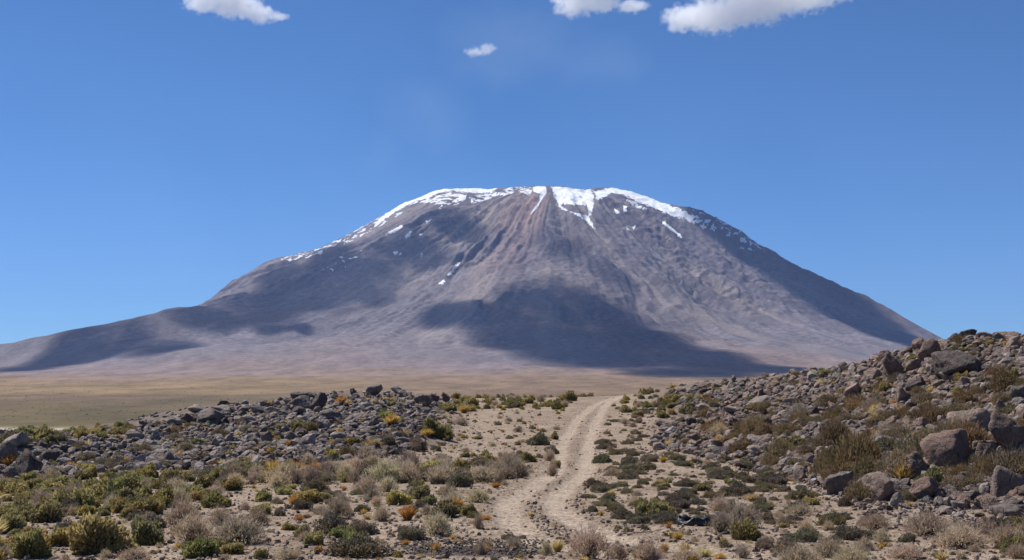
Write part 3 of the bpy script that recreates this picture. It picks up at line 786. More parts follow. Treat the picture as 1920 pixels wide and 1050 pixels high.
placed = []                                     # (x, y, radius, kind)
def size_word(w):
    return 'tiny' if w < .42 else 'small' if w < .75 else 'medium' if w < 1.15 else 'large' if w < 1.9 else 'huge'
def put_plant(kd, u, v, wpx, hpx, tone=None, at=None, proto={}):
    """u, v: foot of the plant in the picture; wpx, hpx: its size there"""
    if at is None:
        x, y, ok = hit([u], [v], lambda p, q_: terrain(p, q_), 18, 230, 1400)
        if not ok[0]: return None
        x, y = float(x[0]), float(y[0])
    else:
        x, y = at
    w, h = wpx / F * y, hpx / F * y
    y = y + w * .28; x = x * (y / (y - w * .28))
    z = float(terrain(np.array([x]), np.array([y]))[0])
    i = int(rng.integers(len(LIB[kd])))
    cols = BASE[kd]; ci = tone if tone is not None else (int(rng.choice(5, p=(.34, .14, .22, .24, .06))) if kd == 'leafy' else int(rng.choice(3, p=(.45, .15, .4))) if kd == 'tussock' else int(rng.integers(len(cols))))
    c, cw = cols[ci]
    jit = rng.uniform(.86, 1.16)
    if kd == 'leafy': g_ = sum(c) / 3; c = tuple(q_ * .82 + g_ * .24 for q_ in c)
    c = tuple(float(q_ * jit * rng.uniform(.95, 1.05)) for q_ in c)
    rot = float(rng.uniform(0, 6.28)); kx = rng.uniform(.9, 1.1)
    scl = (w * .5 * kx, w * .5 / kx, h * 1.0)
    big = wpx > 26
    parts = list(LIB[kd][i].keys()) if big else list(LIB[kd][i].keys())[:1]
    nm = NAMES[kd]
    if len(parts) > 1:
        root = link(bpy.data.objects.new(nm, None))
        for p_ in parts:
            o = link(bpy.data.objects.new(p_, MESH[kd, i, p_])); o.parent = root
            o.color = (*c, 1) if p_ != 'stems' else (.12, .095, .075, 1)
    else:
        root = link(bpy.data.objects.new(nm, MESH[kd, i, parts[0]])); root.color = (*c, 1)
    root.location = (x, y, z - .03); root.rotation_euler = (0, 0, rot); root.scale = scl
    word = {'leafy': 'shrub', 'dry': 'twiggy shrub', 'cushion': 'cushion shrub', 'brush': 'brush', 'tussock': 'tussock'}[kd]
    uu, vv = project(x, y, z + h * .5)
    tag(root, None, CATS[kd], GROUPS[kd])
    RECS.append((root, f"{size_word(w)} {cw} {word}", cw.split()[-1] + ' ' + word.split()[-1], x, y, uu, vv))
    placed.append((x, y, w * .5))
    return root
# plants one can point to in the picture: kind, u, foot row, width, height, tone
HERO = """
l 185 1040 130 92 0;l 60 1048 92 66 2;l 275 1022 76 62 3;l 375 1046 80 52 2;l 165 942 62 40 1;l 270 965 80 44 0;l 238 972 36 32 0;l 40 965 66 40 0;l 120 955 70 40 2;
l 185 938 90 46 2;l 212 930 60 42 2;l 245 925 58 44 2;l 100 925 80 38 0;l 30 925 70 36 0;l 320 905 40 26 2;l 493 941 44 28 1;l 578 944 64 36 4;l 748 947 56 34 4;l 784 915 30 22 2;
l 795 944 22 16 2;l 1010 1046 0 0 0;l 488 1048 36 26 2;l 668 1040 70 60 2;l 1215 972 70 42 2;l 1240 968 60 38 1;l 1400 1014 74 46 0;l 1895 1040 60 44 2;l 1915 1000 40 34 0;l 1210 1047 60 30 2;
l 808 818 60 40 2;l 830 824 50 36 0;l 600 905 50 28 0;l 618 862 46 26 1;l 560 812 40 26 0;l 990 866 36 24 0;l 1040 878 30 22 0;l 957 761 26 18 2;l 1046 768 32 20 2;l 1068 752 36 22 0;
l 1175 774 30 16 0;l 1196 782 34 18 0;l 1242 784 32 16 0;l 1215 768 32 18 2;l 1040 824 20 18 0;l 875 772 36 18 0;l 885 760 40 20 1;l 840 772 46 20 0;l 720 790 50 24 2;l 50 1010 40 30 0;
l 20 1000 60 50 0;l 330 905 44 32 4;l 430 920 60 30 0;l 650 905 30 26 0;l 860 890 60 36 0;l 865 905 40 20 0;l 1720 830 30 24 1;l 1660 740 50 26 1;l 1900 722 44 34 0;l 1800 745 50 20 4;l 1855 648 24 16 1;
d 445 1022 150 60 1;d 360 1018 110 60 1;d 340 985 90 52 1;d 410 985 60 40 0;d 330 925 60 34 0;d 690 926 66 38 0;d 720 905 100 48 2;d 820 1006 76 50 2;d 715 978 46 34 0;d 762 890 60 30 0;
d 830 905 90 36 0;d 905 905 80 36 0;d 895 943 66 32 2;d 850 950 60 34 2;d 897 992 26 34 3;d 650 968 30 30 3;d 1105 1048 118 66 1;d 1160 1052 50 40 1;d 1215 1054 90 40 1;d 1390 990 100 50 1;
d 1350 960 60 34 0;d 1500 968 70 30 0;d 1465 985 24 30 0;d 1740 1008 120 52 1;d 1800 1030 140 46 0;d 1885 1022 90 44 0;d 1500 1062 110 46 2;d 1600 1064 110 44 2;d 1850 1008 70 34 1;d 1700 1050 100 30 0;
d 535 906 110 42 2;d 440 915 60 32 2;d 405 930 46 24 0;d 600 965 40 20 3;d 690 860 70 26 0;d 1290 1050 70 24 2;d 1030 865 34 26 0;d 950 870 44 26 0;d 865 798 40 18 1;d 1035 893 30 30 0;d 540 1050 80 22 0;d 250 1050 80 24 0;d 700 880 60 30 2;
c 625 1002 90 40 1;c 680 1004 60 34 3;c 670 1046 130 46 1;c 770 1014 68 32 0;c 676 960 38 20 0;c 775 960 26 18 1;c 430 918 52 24 1;c 590 922 66 30 0;c 130 1000 60 28 0;c 255 975 40 22 1;c 910 938 22 12 0;
c 600 893 46 16 1;c 1010 835 46 26 0;c 1035 850 34 18 0;c 955 1013 40 16 3;c 980 1010 22 10 3;c 1210 960 50 26 1;c 1200 982 56 24 0;c 1140 943 34 20 0;c 1110 960 30 14 0;c 1250 965 30 18 1;c 1505 1016 90 26 0;
c 1600 1014 100 30 1;c 1575 976 70 18 1;c 1635 984 80 24 0;c 1385 930 80 26 1;c 1450 910 70 24 1;c 1400 880 70 20 0;c 1490 880 60 26 3;c 1130 868 46 20 0;c 1180 870 50 18 0;c 1130 833 40 14 3;c 1860 1000 70 30 1;
c 160 870 50 24 3;c 225 880 60 28 3;c 65 905 50 20 3;c 720 838 60 26 3;c 780 845 54 26 3;c 740 820 40 18 3;c 330 830 50 16 3;c 130 965 70 34 1;
b 1610 895 150 100 0;b 1560 900 90 70 0;b 1690 905 120 60 2;b 1730 870 110 66 2;b 1620 940 90 50 2;b 1850 800 70 34 2;b 1800 790 90 36 1;b 1750 800 90 50 1;b 1470 860 110 46 1;b 1400 845 90 34 1;b 1790 935 80 40 2;b 1740 940 60 36 0;
b 1820 925 70 40 2;b 1700 790 80 36 1;b 1560 760 80 24 1;b 1610 740 90 20 0;b 1340 810 80 26 0;b 1300 830 60 22 1;b 1880 770 60 34 2;b 1480 820 70 30 1;b 1700 940 46 30 2;b 1650 800 70 26 1;b 1530 800 70 24 2;b 1430 770 70 18 0;
b 650 860 50 26 1;b 350 850 50 22 2;b 265 850 60 22 2;b 150 850 40 24 2;b 240 815 60 22 1;
t 560 978 22 14 1;t 555 890 40 24 1;t 510 890 50 26 0;t 590 885 40 20 1;t 22 880 46 24 1;t 1310 978 22 11 1;t 1270 1012 28 16 0;t 1285 1034 30 18 2;t 1320 1045 44 18 2;t 1350 1048 30 12 0;t 910 975 30 10 1;
t 700 845 40 20 0;t 800 820 30 16 0;t 735 800 40 22 0;t 870 775 30 16 0;t 640 760 30 16 1;t 1690 775 26 14 0;t 1640 780 30 20 2;t 1740 845 26 22 0;t 1700 868 34 18 0;t 1805 830 40 18 1;t 1795 710 20 10 0;t 1545 745 24 10 2;t 1715 910 12 8 1;t 1360 855 20 12 0;
t 1640 795 30 22 2;t 760 1022 22 12 1;t 130 880 22 14 0;t 100 872 22 12 0;t 400 875 20 12 1;t 470 870 24 14 0;t 645 920 16 10 1;t 930 915 26 12 1;t 900 975 20 8 1
"""
KC = {'l': 'leafy', 'd': 'dry', 'c': 'cushion', 'b': 'brush', 't': 'tussock'}
for it in HERO.replace('\n', '').split(';'):
    if not it.strip(): continue
    a = it.split()
    if float(a[3]) < 5: continue
    put_plant(KC[a[0]], float(a[1]), float(a[2]), float(a[3]), float(a[4]), int(a[5]))
# boulders one can point to: u, foot row, width, height, tone
RT = [((.31, .26, .228), 'pale grey'), ((.20, .16, .138), 'grey'), ((.215, .140, .108), 'reddish brown'), ((.10, .078, .068), 'dark brown'), ((.42, .42, .43), 'bluish white'), ((.285, .205, .165), 'pinkish grey')]
rocks_in = []
def put_rock(u, v, wpx, hpx, tone, var=None, tilt=None, at=None, sink=.27, rot=None):
    if at is None:
        x, y, ok = hit([u], [v], lambda p, q_: terrain(p, q_), 18, 230, 1400)
        if not ok[0]: return
        x, y = float(x[0]), float(y[0])
    else: x, y = at
    w, h = wpx / F * y, hpx / F * y
    y += w * .35; x = x * y / (y - w * .35)
    z = float(terrain(np.array([x]), np.array([y]))[0])
    i = var if var is not None else int(rng.integers(len(ROCKS)))
    me = ROCKS[i]
    o = link(bpy.data.objects.new('boulder', me))
    hz_ = ROCKH[i]
    sz = h / (hz_ * (2 - sink * 2))
    o.scale = (w * .5, w * .5 * rng.uniform(.8, 1.1), sz)
    tl = tilt if tilt is not None else rng.uniform(-.25, .25)
    o.rotation_euler = (float(rng.uniform(-.15, .15)), float(tl), float(rot if rot is not None else rng.uniform(-.5, .5) + (math.pi if rng.random() < .5 else 0)))
    o.location = (x, y, z + h * .5 - sink * h * .5)
    c, cw = RT[tone]; j = rng.uniform(.85, 1.15)
    o.color = (*[float(q_ * j) for q_ in c], 1)
    uu, vv = project(x, y, z + h * .5)
    sw = 'small' if w < .6 else 'medium' if w < 1.0 else 'large' if w < 1.6 else 'huge'
    shp = 'flat' if h / w < .5 else 'upright' if h / w > .85 else 'angular'
    tag(o, None, 'boulder', 'loose boulders')
    RECS.append((o, f"{sw} {shp} {cw} boulder", cw.split()[-1] + ' boulder', x, y, uu, vv))
    placed.append((x, y, w * .4)); rocks_in.append(1)
ROCKH = [max(abs(v_.co.z) for v_ in me.vertices) for me in ROCKS]
ROCKHERO = """
52 895 62 56 3;14 878 44 46 1;30 850 60 34 0;75 862 40 26 1;95 875 44 28 3;20 900 30 24 1;100 900 50 26 3;140 842 36 16 0;78 845 26 18 3;45 842 30 16 0;130 905 24 16 1;
560 768 56 26 1;598 772 36 34 3;560 752 40 18 3;540 760 30 14 0;530 748 34 16 0;590 752 30 12 3;585 745 28 12 1;790 760 40 26 1;755 745 26 14 0;838 755 20 18 3;815 752 20 14 3;662 742 12 13 3;700 740 40 16 1;745 738 30 14 0;
250 828 44 18 0;285 826 24 18 3;230 815 26 12 0;415 775 40 18 0;345 795 40 22 3;325 800 30 18 0;395 792 60 24 1;470 800 40 16 0;480 775 36 14 0;420 765 26 12 3;370 775 44 14 0;580 838 30 24 0;545 830 26 20 1;570 862 44 18 1;500 838 24 26 1;620 790 50 18 1;
690 820 36 12 3;705 832 40 14 1;700 845 34 14 3;640 840 30 18 3;740 825 20 14 0;430 885 30 14 0;350 880 30 16 0;
1672 718 54 52 2;1712 706 40 32 2;1745 682 50 42 2;1790 714 84 46 3;1755 702 26 30 1;1735 668 30 18 5;1760 735 36 20 1;1720 740 44 30 3;1890 868 96 92 2;1825 828 100 50 5;1780 888 108 78 2;1788 826 52 16 1;1848 880 40 44 2;
1705 910 84 48 2;1645 940 64 52 5;1672 935 46 34 3;1575 928 76 46 1;1500 905 34 28 1;1500 918 32 12 4;1525 910 28 12 4;1890 945 80 62 1;1900 975 90 30 1;1820 950 40 26 1;1848 940 26 34 0;1795 955 34 16 0;1770 965 40 14 0;1760 940 30 16 0;1680 950 24 26 0;1660 958 30 10 3;1695 955 30 10 1;1840 925 30 20 2;
1430 765 62 22 0;1480 765 36 18 5;1450 772 30 12 3;1550 795 44 16 0;1525 785 30 20 3;1580 790 40 18 1;1510 800 30 16 1;1555 760 40 22 5;1600 752 44 26 5;1675 806 36 20 5;1725 812 34 26 5;1770 778 60 16 0;1790 770 30 20 3;1765 800 24 20 5;1830 785 40 18 5;
1690 760 40 30 5;1640 765 30 18 3;1640 720 40 26 5;1620 700 36 18 5;1720 792 50 22 5;1870 845 30 26 3;1560 690 24 10 3;1815 632 40 12 3;1790 640 30 14 3;1850 640 40 14 5;1895 632 50 16 5;1875 625 28 8 1;1900 660 40 24 5;1880 690 36 16 1;1850 700 40 16 3;1860 740 40 20 5;1910 760 40 30 1;
1880 780 30 26 5;1690 690 26 16 3;1660 672 30 12 5;1700 665 30 12 1;1730 650 30 10 5;1760 640 28 10 1;1240 800 26 12 1;1260 815 30 14 0;1290 835 30 14 1;1230 830 24 12 0;1345 840 30 14 1;1380 835 34 14 0;1420 860 34 18 0;1440 855 20 20 3;1395 800 34 14 1;1250 835 26 10 3;1340 775 26 10 0;1370 750 26 10 1
"""
for it in ROCKHERO.replace('\n', '').split(';'):
    if it.strip():
        a = it.split(); u_, v_, w_, h_ = map(float, a[:4])
        put_rock(u_, v_, w_, h_, int(a[4]))

# ------------------------------------------------------------------ scatter by region of the ground
def sample_region(poly, n, tries=12):
    """n spots spread evenly over the part of the ground seen inside poly"""
    p = np.array(poly, float); lo, hi_ = p.min(0), p.max(0)
    us, vs = [], []
    while len(us) < n:
        a = rng.uniform(lo, hi_, (n * 2, 2)); k = inpoly(a[:, 0], a[:, 1], poly)
        us += list(a[k, 0]); vs += list(a[k, 1])
    us, vs = np.array(us[:n]), np.array(vs[:n])
    x, y, ok = hit(us, vs, terrain, 20, 200, 500)
    return us[ok], vs[ok], x[ok], y[ok]
def free(x, y, r, f=.7):
    global PA, PN
    while PN < len(placed):
        PA[PN] = placed[PN]; PN += 1
    q_ = PA[:PN]
    return bool((((x - q_[:, 0]) ** 2 + (y - q_[:, 1]) ** 2) > ((r + q_[:, 2]) * f) ** 2).all())
PA = np.zeros((20000, 3)); PN = 0
REG = [ # polygon, count, kind weights (l d c b t), half-width range in metres, height/width, spacing
 ([(0,905),(130,895),(250,885),(400,888),(520,900),(420,925),(300,960),(120,975),(0,1000)], 150, (.56,.22,.18,0,.04), (.24,.58), .6, .5),
 ([(400,885),(640,868),(900,862),(1035,875),(1020,905),(950,935),(900,985),(700,975),(560,975),(430,960),(330,950)], 78, (.18,.46,.3,0,.06), (.22,.6), .6, .8),
 ([(400,888),(1000,875),(960,912),(640,915),(420,912)], 46, (.2,.6,.2,0,0), (.4,.8), .55, .45),
 ([(0,975),(640,990),(640,1050),(0,1050)], 26, (.4,.45,.1,0,.05), (.2,.5), .6, .7),
 ([(850,765),(1065,762),(1045,800),(1030,870),(800,870),(770,850)], 125, (.2,.32,.42,0,.06), (.14,.42), .5, .9),
 ([(850,742),(1060,744),(1085,752),(1060,765),(860,768)], 60, (.75,.12,.08,0,.05), (.3,.6), .6, .5),
 ([(1130,738),(1300,728),(1320,760),(1290,778),(1160,775)], 60, (.62,.1,.28,0,0), (.3,.6), .6, .55),
 ([(1140,775),(1290,775),(1240,850),(1125,855),(1120,800)], 48, (.05,.08,.87,0,0), (.22,.5), .45, .8),
 ([(1105,862),(1240,850),(1480,885),(1530,925),(1480,990),(1180,985),(1085,930),(1100,905)], 165, (.06,.1,.8,0,.04), (.22,.55), .42, .8),
 ([(1340,935),(1560,930),(1920,965),(1920,1050),(1440,1050),(1340,1000)], 30, (.06,.62,.3,0,.02), (.2,.5), .55, .9),
 ([(900,1010),(1420,1035),(1450,1050),(900,1050)], 8, (.05,.5,.15,0,.3), (.15,.35), .6, .9),
 ([(1260,735),(1440,705),(1560,695),(1680,668),(1800,638),(1920,632),(1920,720),(1700,760),(1500,790),(1300,790)], 80, (.34,.02,.06,.5,.08), (.25,.65), .5, .55),
 ([(1230,800),(1500,790),(1700,760),(1920,720),(1920,950),(1640,930),(1500,890),(1300,850)], 90, (.10,.02,.1,.7,.08), (.35,.95), .55, .5),
 ([(0,835),(250,800),(420,765),(700,738),(840,752),(840,790),(780,850),(600,868),(400,880),(130,892),(0,900)], 150, (.18,.02,.32,.2,.28), (.22,.6), .5, .5),
 ([(0,826),(130,816),(240,800),(240,822),(120,836),(0,842)], 46, (.85,0,.15,0,0), (.4,.8), .6, .4),
]
KK = ['leafy', 'dry', 'cushion', 'brush', 'tussock']
counts = {k: 0 for k in KK}
spare = []
cand = []
for poly, n, wts, rr_, hw, gap in REG:
    us, vs, xs_, ys_ = sample_region(poly, n * 3)
    got = 0
    for u_, v_, x_, y_ in zip(us, vs, xs_, ys_):
        if got >= n: break
        kd = KK[int(rng.choice(5, p=np.array(wts) / sum(wts)))]
        r_ = rr_[0] + (rr_[1] - rr_[0]) * rng.random() ** 1.6
        if kd == 'tussock': r_ *= .5
        if kd == 'brush': r_ *= 1.15
        m_ = min(float(dist_line(np.array([x_]), np.array([y_]), LWS)[0]), float(dist_line(np.array([x_]), np.array([y_]), RWS)[0]))
        if m_ < r_ + .35: continue
        if not free(x_, y_, r_, gap): continue
        hh = 2 * r_ * hw * rng.uniform(.75, 1.25)
        if kd == 'cushion': hh *= .8
        if kd == 'tussock': hh *= 1.2
        placed.append((x_, y_, r_)); got += 1
        cand.append((2 * r_ * F / y_, kd, u_, v_, x_, y_, r_, hh))
cand.sort(key=lambda c_: -c_[0])
for wpx, kd, u_, v_, x_, y_, r_, hh in cand:
    counts[kd] += 1
    if counts[kd] <= 225:
        put_plant(kd, u_, v_, wpx, hh * F / y_, at=(x_, y_))
    else:
        spare.append((kd, x_, y_, r_, hh))
# ---- boulders: the largest of the rest are things, everything smaller is rubble
LEFT = [(0,846),(120,826),(250,800),(420,768),(560,752),(700,741),(800,744),(862,752),(850,775),(790,800),(790,840),(720,858),(600,866),(420,884),(250,880),(130,894),(0,905)]
RIGHT = [(1250,735),(1330,722),(1440,708),(1560,695),(1680,668),(1800,640),(1920,632),(1920,962),(1800,950),(1680,938),(1560,918),(1440,892),(1300,852),(1225,842),(1240,800),(1300,780)]
def rock_tone(u):
    p = (.46, .40, .02, .12, 0, 0) if u < 900 else (.14, .22, .26, .12, 0, .26)
    return int(rng.choice(6, p=p))
big = []
for poly, n in ((LEFT, 150), (RIGHT, 330)):
    us, vs, xs_, ys_ = sample_region(poly, n)
    for u_, v_, x_, y_ in zip(us, vs, xs_, ys_):
        w = (.38 + .62 * rng.random() ** 2.2) * (1.0 if u_ < 1100 else 1.12)
        big.append((w * F / y_, w, u_, v_, x_, y_))
big.sort(key=lambda b: -b[0])
over = []
for wpx, w, u_, v_, x_, y_ in big:
    if not free(x_, y_, w * .5, .55): continue
    if len(rocks_in) < 298:
        put_rock(u_, v_, wpx, wpx * rng.uniform(.4, .75), rock_tone(u_), at=(x_, y_), sink=rng.uniform(.1, .3), rot=rng.uniform(0, 6.28))
    else: over.append((x_, y_, w, u_))
def rotm(n):
    a = rng.normal(size=(n, 4)); a /= np.linalg.norm(a, axis=1)[:, None]
    w, x, y, z = a.T
    return np.stack([np.stack([1 - 2 * (y * y + z * z), 2 * (x * y - z * w), 2 * (x * z + y * w)], -1), np.stack([2 * (x * y + z * w), 1 - 2 * (x * x + z * z), 2 * (y * z - x * w)], -1), np.stack([2 * (x * z - y * w), 2 * (y * z + x * w), 1 - 2 * (x * x + y * y)], -1)], 1)
def merge(shapes, X, Y, Z, SZ, COL, sink=.3, tiltf=.35, zs=None):
    """many small stones in one sheet of rubble"""
    pick = rng.integers(len(shapes), size=len(X)); V_, F_, C_ = [], [], []; o = 0
    for k, (sv, sf_) in enumerate(shapes):
        m_ = np.where(pick == k)[0]; n = len(m_)
        if not n: continue
        a = rng.uniform(0, 2 * math.pi, n); ca, sa = np.cos(a), np.sin(a)
        t1 = rng.normal(size=n) * tiltf; t2 = rng.normal(size=n) * tiltf
        x = sv[:, 0][None] * np.ones((n, 1)); y = sv[:, 1][None] * np.ones((n, 1)); z = sv[:, 2][None] * rng.uniform(.7, 1.3, (n, 1))
        y, z = y * np.cos(t1)[:, None] - z * np.sin(t1)[:, None], y * np.sin(t1)[:, None] + z * np.cos(t1)[:, None]
        x, z = x * np.cos(t2)[:, None] - z * np.sin(t2)[:, None], x * np.sin(t2)[:, None] + z * np.cos(t2)[:, None]
        s_ = SZ[m_][:, None] * .5
        xx = X[m_][:, None] + s_ * (x * ca[:, None] - y * sa[:, None]); yy_ = Y[m_][:, None] + s_ * (x * sa[:, None] + y * ca[:, None])
        zz = Z[m_][:, None] + s_ * (z + .55 - sink)
        V_.append(np.stack([xx, yy_, zz], -1).reshape(-1, 3)); F_.append((sf_[None] + (np.arange(n) * len(sv))[:, None, None] + o).reshape(-1, 3)); o += n * len(sv)
        C_.append(np.repeat(COL[m_], len(sv), 0))
    return np.concatenate(V_), np.concatenate(F_), np.concatenate(C_)
def rub_col(u):
    n = len(u); tones = np.array([c for c, _ in RT])
    k = np.where(u < 900, rng.choice(6, n, p=(.44, .36, .04, .16, 0, 0)), rng.choice(6, n, p=(.17, .25, .21, .12, 0, .25)))
    return tones[k] * rng.uniform(.75, 1.25, n)[:, None]
def spread_rocks(poly, n, lo, hi_, power=2.0):
    us, vs, x, y = sample_region(poly, n)
    # some thinner places where soil shows
    keep = fbm(x / 3.2, y / 3.2, 3, 401) + rng.uniform(-.25, .45, len(x)) > -.2
    us, x, y = us[keep], x[keep], y[keep]
    s_ = lo + (hi_ - lo) * rng.random(len(x)) ** power
    return us, x, y, s_
for nm, poly, n, lab in (('rubble', LEFT, 6800, 'grey broken rock covering the western rise'), ('rubble', RIGHT, 12500, 'pinkish grey broken rock covering the eastern slope')):
    us, x, y, s_ = spread_rocks(poly, n, .15, .72, 2.1)
    # the rises go on past both edges of the picture
    more = [(-520,800),(0,820),(0,905),(-520,915)] if poly is LEFT else [(1920,632),(2450,575),(2450,1010),(1920,962)]
    u2, v2, x2, y2 = sample_region(more, n // 3)
    us = np.append(us, np.full(len(x2), us[0])); x = np.append(x, x2); y = np.append(y, y2); s_ = np.append(s_, .14 + .7 * rng.random(len(x2)) ** 3)
    for ox, oy, ow, ou in over:
        if (ou < 900) == (poly is LEFT):
            us = np.append(us, ou); x = np.append(x, ox); y = np.append(y, oy); s_ = np.append(s_, ow)
    # rock on the far side of the crest too
    k = rng.integers(len(x), size=len(x) // 6); bx_, by_ = x[k] * 1.12, y[k] * 1.12 + rng.uniform(2, 14, len(k))
    x = np.concatenate([x, bx_]); y = np.concatenate([y, by_]); s_ = np.concatenate([s_, s_[k]]); us = np.concatenate([us, us[k]])
    v, f, c = merge(RUB, x, y, terrain(x, y), s_, rub_col(us))
    tag(link(bpy.data.objects.new(nm, make_mesh(nm, v, f, c, (M_RUB,), False))), lab, kind='stuff')
# a looser fringe at the foot of both rises, then pebbles over the sand
FR = [[(0,880),(130,880),(400,870),(700,850),(800,800),(900,770),(900,860),(700,890),(400,905),(0,925)], [(1180,770),(1260,760),(1300,850),(1500,885),(1920,950),(1920,1000),(1640,965),(1480,915),(1260,870),(1190,850)]]
X_, Y_, S_, U_ = [], [], [], []
for poly, n in ((FR[0], 500), (FR[1], 900)):
    us, vs, x, y = sample_region(poly, n); X_.append(x); Y_.append(y); U_.append(us); S_.append(.07 + .24 * rng.random(len(x)) ** 3)
us, vs, x, y = sample_region([(0,840),(700,840),(850,745),(1300,745),(1920,950),(1920,1062),(0,1062)], 15000)
tm_, ln_ = track_mask(x, y); keep = rng.random(len(x)) > tm_ * .93
X_.append(x[keep]); Y_.append(y[keep]); U_.append(np.full(keep.sum(), 1200.)); S_.append(.03 + .14 * rng.random(keep.sum()) ** 4)
us, vs, x, y = sample_region([(740,1008),(1030,1012),(1030,1042),(740,1040)], 900)
X_.append(x); Y_.append(y); U_.append(np.full(len(x), 100.)); S_.append(.03 + .05 * rng.random(len(x)))
us, vs, x, y = sample_region([(930,755),(1150,755),(1130,880),(1200,1040),(930,1000)], 2600)
tm_, ln_ = track_mask(x, y); keep = (ln_ > .5) & (tm_ < .15)
X_.append(x[keep]); Y_.append(y[keep]); U_.append(np.full(keep.sum(), 1200.)); S_.append(.03 + .10 * rng.random(keep.sum()) ** 2.5)
X_, Y_, S_, U_ = map(np.concatenate, (X_, Y_, S_, U_))
pc = rub_col(U_) * np.where(U_ == 100., .34, 1.12)[:, None]
v, f, c = merge(RUBS, X_, Y_, terrain(X_, Y_), S_, pc)
tag(link(bpy.data.objects.new('gravel', make_mesh('gravel', v, f, c, (M_RUB,), False))), 'loose pebbles and small stones strewn over the sand', kind='stuff')

# ---- plants past the count, tufts in the sand and bushes far out on the plain
def plant_sheet(name, items, label, lod=1.0):
    V_, F_, C_ = [], [], []; o = 0
    lib = {k: [join([p for q_, p in d_.items() if q_ != 'stems']) for d_ in v_] for k, v_ in SMALL.items()}
    for kd, x_, y_, r_, hh in items:
        sv, sf_, sc_ = lib[kd][int(rng.integers(len(lib[kd])))]
        a = rng.uniform(0, 6.28); ca, sa = math.cos(a), math.sin(a)
        z_ = items_z[(x_, y_)]
        p = np.stack([x_ + r_ * (sv[:, 0] * ca - sv[:, 1] * sa), y_ + r_ * (sv[:, 0] * sa + sv[:, 1] * ca), z_ + hh * sv[:, 2]], 1)
        b = np.array(BASE[kd][(0, 2, 2, 0, 1)[int(rng.integers(5))] if kd == 'tussock' else int(rng.integers(len(BASE[kd])))][0]) * rng.uniform(.85, 1.15)
        V_.append(p); F_.append(sf_ + o); C_.append(sc_ * b); o += len(p)
    me = make_mesh(name, np.concatenate(V_), np.concatenate(F_), np.concatenate(C_), (M_LEAFS,), True)
    tag(link(bpy.data.objects.new(name, me)), label, kind='stuff')
SMALL = {'leafy': [{'a': sprigs(260, 800 + k, 1, 1, .34, .17, inner=.35, lobes=6, up=.7, var=.4)} for k in range(3)],
         'dry': [{'a': sprigs(260, 810 + k, 1, 1, .36, .06, inner=.3, lobes=6, up=1.3)} for k in range(3)],
         'cushion': [{'a': sprigs(260, 820 + k, 1, 1, .26, .16, inner=.4, lobes=6, up=.5)} for k in range(3)],
         'brush': [{'a': sprigs(260, 830 + k, 1, 1, .3, .1, inner=.35, lobes=6, up=.9)} for k in range(3)],
         'tussock': [{'a': blades(840 + k, 70, 1, 1.3, .12)} for k in range(3)]}
items = list(spare)
us, vs, x, y = sample_region([(0,930),(400,890),(850,760),(1060,760),(1300,760),(1500,900),(1920,985),(1920,1055),(0,1055)], 1100)
tm_, ln_ = track_mask(x, y)
for x_, y_, m_, l_ in zip(x, y, tm_, ln_):
    if m_ > .1 or not free(x_, y_, .15, 1.0) or rng.random() < l_ * .8: continue
    kd = KK[int(rng.choice(5, p=(.06, .5, .3, 0, .14)))]; r_ = rng.uniform(.06, .17)
    items.append((kd, x_, y_, r_, r_ * rng.uniform(.8, 1.4)))
for poly, n in ((LEFT, 260), (RIGHT, 420)):
    us, vs, x, y = sample_region(poly, n)
    for x_, y_, u_ in zip(x, y, us):
        kd = KK[int(rng.choice(5, p=((.2, .05, .3, .15, .3) if u_ < 900 else (.15, .05, .15, .5, .15))))]
        r_ = rng.uniform(.12, .36); items.append((kd, x_, y_, r_, r_ * rng.uniform(.8, 1.3)))
# scrub past the edges of the picture
for poly, n, pr in (([(-520,820),(-12,850),(-12,1060),(-520,1060)], 260, (.4,.25,.25,0,.1)), ([(1935,640),(2450,590),(2450,1060),(1935,1060)], 300, (.15,.25,.15,.35,.1))):
    us, vs, x, y = sample_region(poly, n)
    for x_, y_ in zip(x, y):
        r_ = rng.uniform(.25, .75); items.append((KK[int(rng.choice(5, p=pr))], x_, y_, r_, r_ * rng.uniform(.8, 1.3)))
# shrubs that follow over the crest of the rise
for _ in range(420):
    y_ = rng.uniform(138, 210); x_ = rng.uniform(-55, 55) * y_ / 150
    if abs(x_ - 11.5) < 2.2: continue
    items.append((KK[int(rng.choice(5, p=(.5, .15, .2, .1, .05)))], x_, y_, rng.uniform(.3, .7), rng.uniform(.35, .8)))
ia = np.array([(a[1], a[2]) for a in items]); iz = terrain(ia[:, 0], ia[:, 1]) - .02
items_z = {(a[1], a[2]): z_ for a, z_ in zip(items, iz)}
plant_sheet('low_scrub', items, 'small tufts and low scrub between the larger shrubs')
far = []
for _ in range(3200):
    y_ = 900 * (5200 / 900) ** rng.random(); x_ = rng.uniform(-.40, .16) * y_
    if fbm(np.array([x_ / 300]), np.array([y_ / 300]), 3, 444)[0] < -.1: continue
    far.append(('cushion', x_, y_, rng.uniform(.7, 1.9) * (1 + y_ / 9000), rng.uniform(.5, .9) * (1 + y_ / 9000)))
fa_ = np.array([(a[1], a[2]) for a in far]); fz_ = ground_z(fa_[:, 0], fa_[:, 1])
items_z = {(a[1], a[2]): z_ for a, z_ in zip(far, fz_)}
plant_sheet('distant_scrub', far, 'dark scattered scrub far out on the plain')

